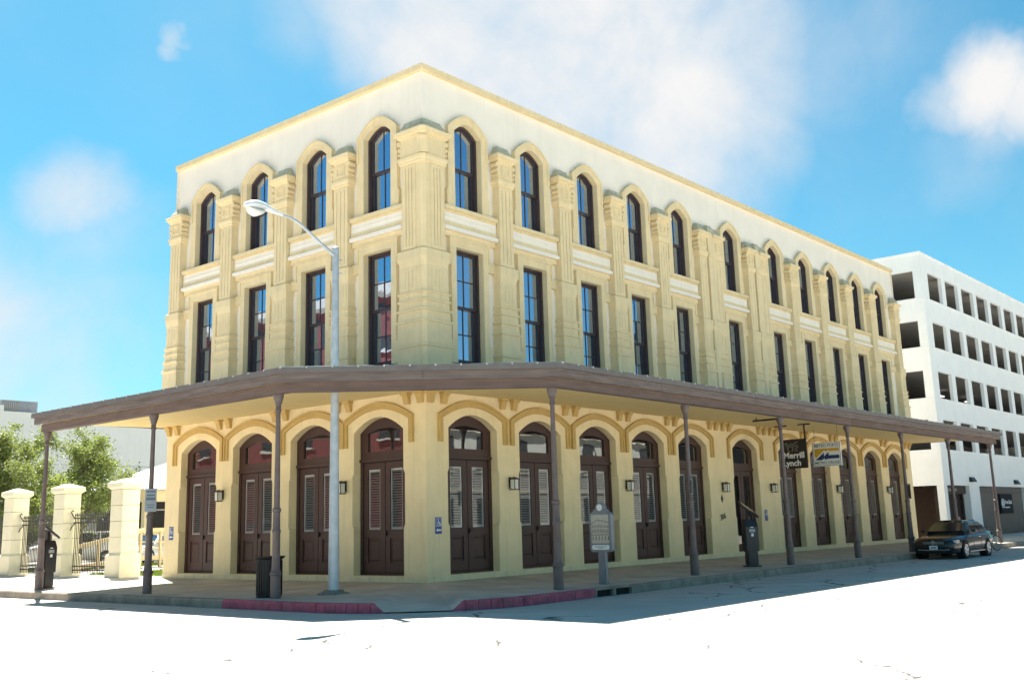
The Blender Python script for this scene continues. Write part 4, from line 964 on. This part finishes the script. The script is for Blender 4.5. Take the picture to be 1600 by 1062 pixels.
    ob('plate_marks', MB().box(-.993, -.9905, -.11, .11, npz-.03, npz+.025).mesh('pmk', pm('plate_print', (.10, .14, .20), .6)), npl)
    em = MB().torus((-.965, 0, zf+.02), (1, 0, 0), .065, .009, 20, 6); em.tube([(-.968, -.04, zf+.06), (-.968, -.015, zf-.03), (-.968, 0, zf+.02), (-.968, .015, zf-.03), (-.968, .04, zf+.06)], .007, 5)
    ob('badge', em.mesh('badge', rim_m), V)
    return V
car('parked_sedan', 'dark blue-black sedan parked at the kerb under the canopy end', (.006, .005, .010), 'car', (22.85, -5.68, RZ), 0)

# ------------------------------------------------------------------ bicycle behind the car
K = thing('bicycle', 'black bicycle standing at the kerb just behind the parked car', 'bicycle', (30.35, -4.93, RZ), R(-20))
def wheel(cx, nm):
    w_ = ob(nm, MB().torus((cx, 0, .345), (0, 1, 0), .325, .022, 32, 8).mesh('tyre', MATS['tyre_rubber'], smooth=60), K)
    sp = MB().torus((cx, 0, .345), (0, 1, 0), .30, .012, 28, 6)
    for k in range(16):
        a = 2*math.pi*k/16; sp.tube([(cx, 0, .345), (cx+.30*math.cos(a), 0, .345+.30*math.sin(a))], .0022, 4)
    sp.tube([(cx, -.05, .345), (cx, .05, .345)], .02, 8); ob('spokes', sp.mesh('spokes', galv), w_)
wheel(0, 'wheel'); wheel(1.05, 'wheel')
bk = MB(); red_b = pm('bike_frame_red', (.10, .02, .02), .4)
for a, b, r_ in (((.20, 0, .86), (.43, 0, .30), .018), ((.17, 0, .80), (.72, 0, .82), .016), ((.43, 0, .30), (.75, 0, .90), .016), ((.43, 0, .30), (1.05, 0, .345), .012), ((.72, 0, .80), (1.05, 0, .345), .010)): bk.tube([a, b], r_, 8)
ob('frame', bk.mesh('frame', red_b, smooth=60), K)
ob('fork', MB().tube([(.22, 0, .98), (.18, 0, .78)], .018).tube([(.18, -.05, .78), (.0, -.05, .345)], .011).tube([(.18, .05, .78), (.0, .05, .345)], .011).mesh('fork', blackm, smooth=60), K)
ob('handlebar', MB().tube([(.12, -.30, 1.04), (.20, -.12, 1.03), (.22, 0, 1.0), (.20, .12, 1.03), (.12, .30, 1.04)], .014).mesh('bar', blackm, smooth=60), K)
ob('saddle', MB().loft([[(.62, -.02, .93), (.62, .02, .93), (.62, .02, .955), (.62, -.02, .955)], [(.76, -.05, .93), (.76, .05, .93), (.76, .05, .965), (.76, -.05, .965)], [(.88, -.08, .94), (.88, .08, .94), (.88, .08, .975), (.88, -.08, .975)]]).mesh('saddle', blackm, bevel=.01), K)
ob('crank', MB().torus((.43, .03, .30), (0, 1, 0), .085, .008, 20, 6).tube([(.43, .05, .30), (.53, .06, .18)], .01).tube([(.43, -.05, .30), (.33, -.06, .42)], .01).mesh('crank', galv), K)
# bollard-like white-topped parking post stands with the last column; low concrete pad under the bicycle
# ------------------------------------------------------------------ bench and seated person behind the car
bx_, by_ = 33.2, -3.1
BN = thing('bench', 'low wooden bench on the pavement behind the parked car', 'bench', (bx_, by_, -.11))
for k in range(4): ob('seat_slat', MB().box(-.75, .75, -.22+.115*k, -.12+.115*k, .41, .45).mesh('slat', pm('bench_wood', (.16, .10, .06), .7, .2, 6)), BN)
for s in (-1, 1): ob('leg', MB().box(s*.6-.04, s*.6+.04, -.20, .20, 0, .409).mesh('leg', iron), BN)
PR = thing('person', 'person seated behind the parked car, only the head showing over its roof', 'person', (bx_, by_, -.11))
skin = pm('skin', (.50, .27, .18), .6, .06, 8); cloth = pm('grey_shirt', (.25, .26, .28), .85, .1, 6)
me = bpy.data.meshes.new('person_body')
jv = [(0, .02, .53), (0, .04, .78), (0, .03, 1.0), (0, .01, 1.09), (0, -.02, 1.14),                # pelvis..neck..head base
      (-.10, -.02, .52), (-.13, -.44, .50), (-.13, -.46, .08), (-.13, -.60, .04), (.10, -.02, .52), (.13, -.44, .50), (.13, -.46, .08), (.13, -.60, .04),
      (-.19, .03, .99), (-.24, -.06, .73), (-.15, -.30, .62), (-.12, -.38, .60), (.19, .03, .99), (.24, -.06, .73), (.15, -.30, .62), (.12, -.38, .60)]
je = [(0, 1), (1, 2), (2, 3), (3, 4), (0, 5), (5, 6), (6, 7), (7, 8), (0, 9), (9, 10), (10, 11), (11, 12), (2, 13), (13, 14), (14, 15), (15, 16), (2, 17), (17, 18), (18, 19), (19, 20)]
me.from_pydata(jv, je, []); bodyo = ob('body', me, PR); me.materials.append(cloth)
md = bodyo.modifiers.new('skin', 'SKIN'); rad = [.15, .14, .13, .06, .055, .10, .075, .05, .035, .10, .075, .05, .035, .065, .048, .036, .028, .065, .048, .036, .028]
for i, r_ in enumerate(rad): me.skin_vertices[0].data[i].radius = (r_, r_)
me.skin_vertices[0].data[0].use_root = True
sb = bodyo.modifiers.new('sub', 'SUBSURF'); sb.levels = 1; sb.render_levels = 2
hp = [(.02, 1.115), (.055, 1.12), (.075, 1.17), (.083, 1.23), (.078, 1.29), (.055, 1.335), (.015, 1.352)]
hm = MB().lathe(hp, 16); hm.v = [(x*.92, y*1.12-.03-(.012 if y < 0 and 1.15 < z < 1.22 else 0), z) for x, y, z in hm.v]
hm.loft([[(-.010, -.115, 1.235), (.010, -.115, 1.235), (.010, -.10, 1.235), (-.010, -.10, 1.235)], [(-.017, -.140, 1.205), (.017, -.140, 1.205), (.017, -.10, 1.20), (-.017, -.10, 1.20)]])
hd_ = ob('head', hm.mesh('head', skin, smooth=60), PR)
for s in (-1, 1):
    ob('ear', MB().loft([[(s*.073+s*.02*a, -.02+.02*math.cos(2*math.pi*k/8), 1.22+.032*math.sin(2*math.pi*k/8)) for k in range(8)] for a in (0, 1)]).mesh('ear', skin), hd_)
    ob('eye', MB().lathe([(.001, -.009), (.009, -.003), (.009, .003), (.001, .009)], 8).mesh('eye', darkm), hd_, (s*.030, -.116, 1.242))
ob('mouth', MB().box(-.022, .022, -.122, -.112, 1.172, 1.179).mesh('mouth', pm('lips', (.35, .12, .10), .6)), hd_)
hr = MB().lathe([(.087, 1.255), (.092, 1.29), (.075, 1.345), (.03, 1.368), (.005, 1.37)], 16); hr.v = [(x*.94, y*1.08-.015, z+.02*y/.09*(1 if z < 1.27 else 0)*-1) for x, y, z in hr.v]
ob('hair', hr.mesh('hair', pm('dark_hair', (.03, .018, .012), .7), smooth=60), PR)

# ------------------------------------------------------------------ the lot on the left
lot_m = pm('pale_lot_concrete', (.42, .40, .35), .9, .12, .6, .2, 20)
tag(ob('parking_lot', MB().add([(0.002, WW+.02, -.03), (60, WW+.02, -.03), (60, 85, -.03), (0.002, 85, -.03)], [(0, 1, 2, 3)]).mesh('lot', lot_m)), kind='structure')
grass_m = pm('grass_blades', (.16, .22, .03), .7, .35, 3)
gb = MB()
def grass_patch(x0, x1, y0, y1, n):
    gb.add([(x0, y0, -.02), (x1, y0, -.02), (x1, y1, -.02), (x0, y1, -.02)], [(0, 1, 2, 3)])
    for _ in range(n):
        x, y = random.uniform(x0, x1), random.uniform(y0, y1); a = random.uniform(0, 6.28); h = random.uniform(.05, .12); c, s = math.cos(a)*.02, math.sin(a)*.02
        gb.add([(x-c, y-s, -.02), (x+c, y+s, -.02), (x+random.uniform(-.04, .04), y+random.uniform(-.04, .04), -.02+h)], [(0, 1, 2)])
grass_patch(.9, 9, 13.6, 19.5, 9000); grass_patch(1.0, 10, 26.2, 30.6, 7000)
tag(ob('lawn', gb.mesh('lawn', grass_m)), 'strips of bright grass behind the iron fence', 'grass', kind='stuff')
# gate pillars
cs_ = pm('cream_cast_stone', (.74, .68, .50), .85, .06, 1.5, .25, 35, streak=.2, dirt=(.5, .46, .36))
pil = [(15.0, 'cream stone gate pillar nearest the corner building'), (19.25, 'middle cream stone gate pillar between the fence panels'), (23.5, 'cream stone gate pillar at the left edge of the picture'), (27.75, 'farthest cream stone gate pillar beyond the left picture edge')]
GP0 = None; px0 = -.25
for k, (yy, lab) in enumerate(pil):
    if GP0 is None:
        GP0 = thing('gate_pillar', lab, 'pillar')
        ob('base', MB().box(-.03, .98, -.03, .98, -.08, .72).loft([[(-.03, -.03, .72), (.98, -.03, .72), (.98, .98, .72), (-.03, .98, .72)], [(.06, .06, .80), (.89, .06, .80), (.89, .89, .80), (.06, .89, .80)]]).mesh('base', cs_), GP0)
        for j in range(4): ob('stone_course', MB().box(.06, .89, .06, .89, .802+.56*j, .802+.56*(j+1)-.012).mesh('course', cs_, bevel=.008), GP0)
        ob('cap', MB().loft([[(.06, .06, 3.045), (.89, .06, 3.045), (.89, .89, 3.045), (.06, .89, 3.045)], [(-.06, -.06, 3.13), (1.01, -.06, 3.13), (1.01, 1.01, 3.13), (-.06, 1.01, 3.13)], [(-.06, -.06, 3.28), (1.01, -.06, 3.28), (1.01, 1.01, 3.28), (-.06, 1.01, 3.28)], [(.40, .40, 3.43), (.55, .40, 3.43), (.55, .55, 3.43), (.40, .55, 3.43)]]).mesh('cap', cs_), GP0)
        o = GP0
    else: o = copy_tree(GP0)
    o.location = (px0, yy, .02); o.scale = (.80, 1.0, 1.0); tag(o, lab, 'pillar', 'cream gate pillars')
def fence(y0, y1, lab):
    F = thing('iron_fence', lab, 'fence', (px0+.47, y0, .02), 0, 'black iron fence panels between the pillars')
    L = y1-y0
    ob('top_rail', MB().box(-.02, .02, .01, L-.01, 2.08, 2.12).mesh('rail', blackm), F); ob('upper_rail', MB().box(-.02, .02, .01, L-.01, 1.92, 1.96).mesh('rail', blackm), F)
    ob('bottom_rail', MB().box(-.02, .02, .01, L-.01, .16, .20).mesh('rail', blackm), F); ob('lower_rail', MB().box(-.02, .02, .01, L-.01, .30, .34).mesh('rail', blackm), F)
    n = int(L/.125); bm_ = MB().box(-.012, .012, -.012, .012, .06, 2.20).loft([[(-.022, -.022, 2.20), (.022, -.022, 2.20), (.022, .022, 2.20), (-.022, .022, 2.20)], [(-.003, -.003, 2.32), (.003, -.003, 2.32), (.003, .003, 2.32), (-.003, .003, 2.32)]]).mesh('bar', blackm)
    for k in range(n): ob('bar', bm_, F, (0, .10+k*(L-.2)/(n-1), 0))
    for yy in (.06, L-.06): ob('scroll', MB().tube([(0, yy, 2.10), (-.10, yy, 2.22), (-.16, yy, 2.34), (-.12, yy, 2.40), (-.06, yy, 2.36)], .02, 6).tube([(0, yy, 1.9), (-.12, yy, 1.78), (-.17, yy, 1.65)], .02, 6).mesh('scroll', blackm), F)
fence(15.9, 19.30, 'black iron fence panel between the nearest and middle pillars')
fence(20.15, 23.55, 'black iron fence panel between the middle and left pillars')
fence(24.4, 27.8, 'black iron fence panel beyond the left pillar')
# access ramp with timber rails
RP = thing('access_ramp', 'tan access ramp with board handrails behind the gate pillars', 'ramp', (0, 24, 0))
tan = pm('tan_painted_boards', (.52, .42, .24), .75, .1, 3, .15, 30)
def rz_(x): return max(.03, .10+(min(x, 6.0)-3.4)*.10)
def rl_(x): return 1.06+(min(x, 6.0)-2.75)*.206
for (xa, xb) in ((1.6, 6.0), (6.0, 12.0)):
    ob('deck', MB().obox((xa, .6), (xb, .6), 1.2, (rz_(xa)-.06, rz_(xb)-.06), (rz_(xa)+.06, rz_(xb)+.06)).mesh('deck', conc), RP)
    for yy in ((-.02, 1.22) if xa > 5 else (-.02,)):
        ob('hand_rail', MB().obox((xa, yy), (xb, yy), .10, (rl_(xa)-.17, rl_(xb)-.17), (rl_(xa), rl_(xb))).mesh('hr', tan), RP)
        ob('kick_board', MB().obox((xa, yy), (xb, yy), .06, (rz_(xa)-.05, rz_(xb)-.05), (rz_(xa)+.12, rz_(xb)+.12)).mesh('kb', tan), RP)
        if xa > 5:
            for hh in (.45, .72): ob('mid_rail', MB().obox((xa, yy), (xb, yy), .04, rz_(xa)+hh, rz_(xa)+hh+.06).mesh('mr', tan), RP)
x = 1.8
while x < 12:
    ob('post', MB().box(x-.05, x+.05, -.091, .051, -.03, rl_(x)-.172).mesh('post', tan), RP); x += 1.0
# parked vehicles in the lot
car('parked_van', 'white van parked behind the iron fence and ramp', (.86, .87, .88), 'van', (6.3, 33.6, -.03), R(180-205), True)
car('parked_hatchback', 'silver car seen under the ramp rail beside the left wall end', (.42, .43, .45), 'car', (9.4, 30.6, -.03), R(30))
# small pavilion
PV = thing('pavilion', 'small cream pavilion with pale hipped roof behind the ramp', 'building', (16.9, 38.8, -.03))
crm = pm('pavilion_cream', (.62, .53, .31), .8, .08, 2)
ob('wall', MB().box(-3.6, 5, -2.4, 4, 0, 1.75).mesh('wall', crm), PV); ob('wall_band', MB().box(-3.62, 5.02, -2.42, 4.02, 3.36, 4.02).mesh('wb', crm), PV)
for xx in (-3.6, -1.0, 1.6, 4.3): ob('corner_post', MB().box(xx, xx+.35, -2.4, -2.05, 1.751, 3.359).mesh('cp', crm), PV)
for xa in (-3.25, -.65, 1.95): ob('window', MB().box(xa+.01, xa+2.24, -2.2, -2.1, 1.752, 3.358).mesh('win', darkm), PV); ob('window_bar', MB().box(xa+.01, xa+2.24, -2.28, -2.2, 2.85, 2.93).mesh('wbar', slatm), PV)
ob('side_window', MB().box(-3.5, -3.4, -2.0, 3.6, 1.752, 3.358).mesh('win', darkm), PV)
ob('roof', MB().loft([[(-4.3, -3.1, 4.03), (5.7, -3.1, 4.03), (5.7, 4.7, 4.03), (-4.3, 4.7, 4.03)], [(-4.3, -3.1, 4.12), (5.7, -3.1, 4.12), (5.7, 4.7, 4.12), (-4.3, 4.7, 4.12)], [(.2, .6, 6.0), (1.2, .6, 6.0), (1.2, 1.0, 6.0), (.2, 1.0, 6.0)]]).mesh('roof', pm('pale_roof', (.68, .66, .60), .6, .06, 3)), PV)
# corrugated fence behind
CF = thing('corrugated_fence', 'grey corrugated metal fence behind the left iron fence', 'fence', (2.0, 41, -.03))
cfm = pm('corrugated_grey', (.40, .42, .44), .5, .12, 2, metallic=.3)
for k in range(26):
    p = MB(); x0_ = k*.42
    pts_ = [(x0_+.42*j/12, .035*math.cos(j*math.pi/3)) for j in range(13)]
    p.loft([[(x, y, .1), (x, y+.004, .1), (x, y+.004, 2.45), (x, y, 2.45)] for x, y in pts_]); ob('metal_sheet', p.mesh('sheet', cfm), CF)
# far white building
FB = thing('white_building', 'large plain white building beyond the trees on the left', 'building', (20, 88, -.4))
fbm = pm('offwhite_far_wall', (.62, .62, .60), .85, .05, .3, streak=.15)
ob('wall', MB().box(6, 75, 0, 30, 0, 14.35).mesh('wall', fbm), FB); ob('tall_block', MB().box(-22, 7.4, -.5, 25, 0, 15.15).mesh('wall', fbm), FB)
ob('parapet', MB().box(5.99, 75.05, -.05, 30.05, 14.351, 14.6).mesh('pp', fbm), FB)
for zz in (4.6, 9.3): ob('panel_joint', MB().box(7.5, 75, -.01, .0, zz, zz+.06).mesh('pj', slatm), FB)
ob('plant_room', MB().box(8.2, 12.0, 2, 9, 14.6, 16.0).mesh('plant', pm('grey_cladding', (.20, .21, .23), .6)), FB)
for k in range(9): ob('plant_louvre', MB().box(8.35+.2*k, 8.47+.2*k, 1.95, 2.0, 14.75, 15.85).mesh('pl', slatm), FB)

# ------------------------------------------------------------------ trees
bark = pm('bark', (.13, .10, .075), .9, .25, 8, .6, 20)
def leaf_mat(nm, c):
    m = pm(nm, c, .55, .45, 1.6); n = m.node_tree.nodes; L = m.node_tree.links
    b = n['Principled BSDF']; tr = n.new('ShaderNodeBsdfTranslucent'); tr.inputs['Color'].default_value = (c[0]*1.7, c[1]*1.7, c[2]*.9, 1); mx = n.new('ShaderNodeMixShader'); mx.inputs[0].default_value = .35
    L.new(b.outputs[0], mx.inputs[1]); L.new(tr.outputs[0], mx.inputs[2]); L.new(mx.outputs[0], n['Material Output'].inputs[0]); return m
leaf_a = leaf_mat('leaf_green', (.15, .185, .065)); leaf_b = leaf_mat('leaf_dark', (.04, .07, .028))
def tree(lab, x, y, h, spread, nleaf, seed, lm, ls=.13, z0=-.03, low=.28):
    rnd = random.Random(seed)
    Tt = thing('tree', lab, 'tree', (x, y, z0))
    tk = MB(); tips = []
    tk.tube([(0, 0, 0), (.05, .03, h*.22), (-.03, .05, h*.45), (.02, 0, h*.8)], h*.022, 8, h*.006)
    for k in range(26):
        zb = h*rnd.uniform(low*.8, .78); a = rnd.uniform(0, 2*math.pi); l = spread*rnd.uniform(.45, 1.0)*(1-.45*((zb/h-low)/(1-low)))
        p0 = Vector((0, 0, zb)); d = Vector((math.cos(a), math.sin(a), rnd.uniform(.25, .8)))
        p1 = p0+d*l*.5+Vector((0, 0, .05)); p2 = p0+d*l+Vector((rnd.uniform(-.2, .2), rnd.uniform(-.2, .2), rnd.uniform(0, .3)))
        tk.tube([p0, p1, p2], h*.007, 5, h*.002); tips += [p1, p2, p1.lerp(p2, .5), p2+Vector((rnd.uniform(-.3, .3), rnd.uniform(-.3, .3), rnd.uniform(0, .4)))]
        for q in range(2):
            b = p1.lerp(p2, rnd.random()); e = b+Vector((rnd.uniform(-1, 1), rnd.uniform(-1, 1), rnd.uniform(-.2, .9)))*l*.38
            tk.tube([b, e], h*.003, 4, h*.001); tips += [e, b.lerp(e, .6)]
    tips += [Vector((rnd.uniform(-.3, .3), rnd.uniform(-.3, .3), h*z)) for z in (.8, .86, .92, .97)]
    ob('trunk', tk.mesh('trunk', bark, smooth=60), Tt)
    cr = MB(); cl = [(t_, rnd.uniform(.16, .42)*spread*.55) for t_ in tips]
    for _ in range(nleaf):
        c, r_ = cl[rnd.randrange(len(cl))]
        v = Vector((rnd.gauss(0, .5), rnd.gauss(0, .5), rnd.gauss(0, .42)))*r_; p = c+v
        n = Vector((rnd.gauss(0, 1), rnd.gauss(0, 1), rnd.gauss(.5, .8))).normalized(); a = n.orthogonal().normalized(); b = n.cross(a); th = rnd.uniform(0, 6.28)
        a, b = a*math.cos(th)+b*math.sin(th), b*math.cos(th)-a*math.sin(th); s = ls*rnd.uniform(.55, 1.25)
        cr.add([p-a*s*.5, p-b*s*.28+n*s*.05, p+a*s*.5, p+b*s*.28+n*s*.05], [(0, 1, 2, 3)])
    ob('crown', cr.mesh_raw('crown', lm), Tt)
tree('leafy young tree behind the middle gate pillar', 6.6, 31.0, 7.1, 3.0, 26000, 3, leaf_a, .14)
tree('leafy tree at the left edge behind the iron fence', 2.6, 30.5, 6.9, 2.8, 24000, 5, leaf_a, .14)
tree('small drooping tree in front of the left fence panel', 2.6, 26.0, 3.7, 1.4, 5000, 8, leaf_a, .11)
tree('distant dark tree left of the pavilion roof', 22.5, 62, 7.4, 2.2, 4500, 11, leaf_b, .24)
tree('distant dark tree hidden mostly by the wall end', 27.5, 62, 7.2, 2.2, 4000, 12, leaf_b, .24)
tree('dark tree beside the pavilion behind the van', 7.8, 40.3, 4.6, 2.2, 6000, 13, leaf_b, .17, low=.12)

# ------------------------------------------------------------------ buildings across the streets (seen mirrored in the glass)
def facing(name, lab, along, a0_, a1_, plane, depth, h, wallm, bandm, winm, storeys, pitch, ww_, cat='building'):
    """street front: along 'x' (front at y=plane, body towards -y) or 'y' (front at x=plane, body towards -x)"""
    F = thing(name, lab, cat)
    P = (lambda u, d, z: (u, plane-d, z)) if along == 'x' else (lambda u, d, z: (plane-d, u, z))
    def bx(u0, u1, d0, d1, z0, z1):
        m = MB().box(u0, u1, d0, d1, z0, z1); m.v = [P(*v) for v in m.v]; return m
    ob('wall', bx(a0_, a1_, 0, depth, -.36, h).mesh('wall', wallm), F)
    ob('cornice', bx(a0_-.2, a1_+.2, -.35, -.001, h-.6, h+.1).mesh('cornice', bandm), F)
    sh_ = h/storeys; n = int((a1_-a0_)/pitch); wm = bx(-ww_/2, ww_/2, -.02, -.0, 0, sh_*.55).mesh('win', winm); smm = bx(-ww_/2-.12, ww_/2+.12, -.12, -.021, -.14, -.001).mesh('sill', bandm)
    off = Vector(P(0, 0, 0))
    for k in range(storeys):
        ob('band', bx(a0_, a1_, -.1, -.001, k*sh_+sh_*.86, k*sh_+sh_*.93).mesh('band', bandm), F)
        for j in range(n):
            u = a0_+(j+.5)*(a1_-a0_)/n; d = Vector(P(u, 0, k*sh_+sh_*.22))-off
            w_ = ob('window', wm, F, tuple(d)); ob('sill', smm, w_)
redbrick = pm('red_brick', (.16, .032, .028), .9, .2, 2, .3, 20); palestone = pm('pale_stone_band', (.50, .46, .40), .9, .1, 2)
facing('brick_building', 'red brick building across the left street, seen reflected in the left windows', 'y', 22, 84, -29, 20, 18.3, redbrick, palestone, pm('dark_window', (.015, .015, .017), .6), 3, 4.4, 1.7)
facing('low_white_building', 'low white building across the right street, seen reflected in the transom glass', 'x', 26, 60, -30, 18, 8.6, pm('grey_opposite', (.30, .30, .28), .85), palestone, pm('dark_window', (.015, .015, .017), .6), 2, 4.2, 1.8)
facing('office_block', 'tall dark office block across the right street, seen reflected in the far windows', 'x', 80, 160, -30, 14, 31, pm('dark_block', (.026, .023, .024), .8), pm('dark_band', (.03, .027, .026), .8), pm('dark_window', (.015, .015, .017), .6), 8, 5.5, 3.0)
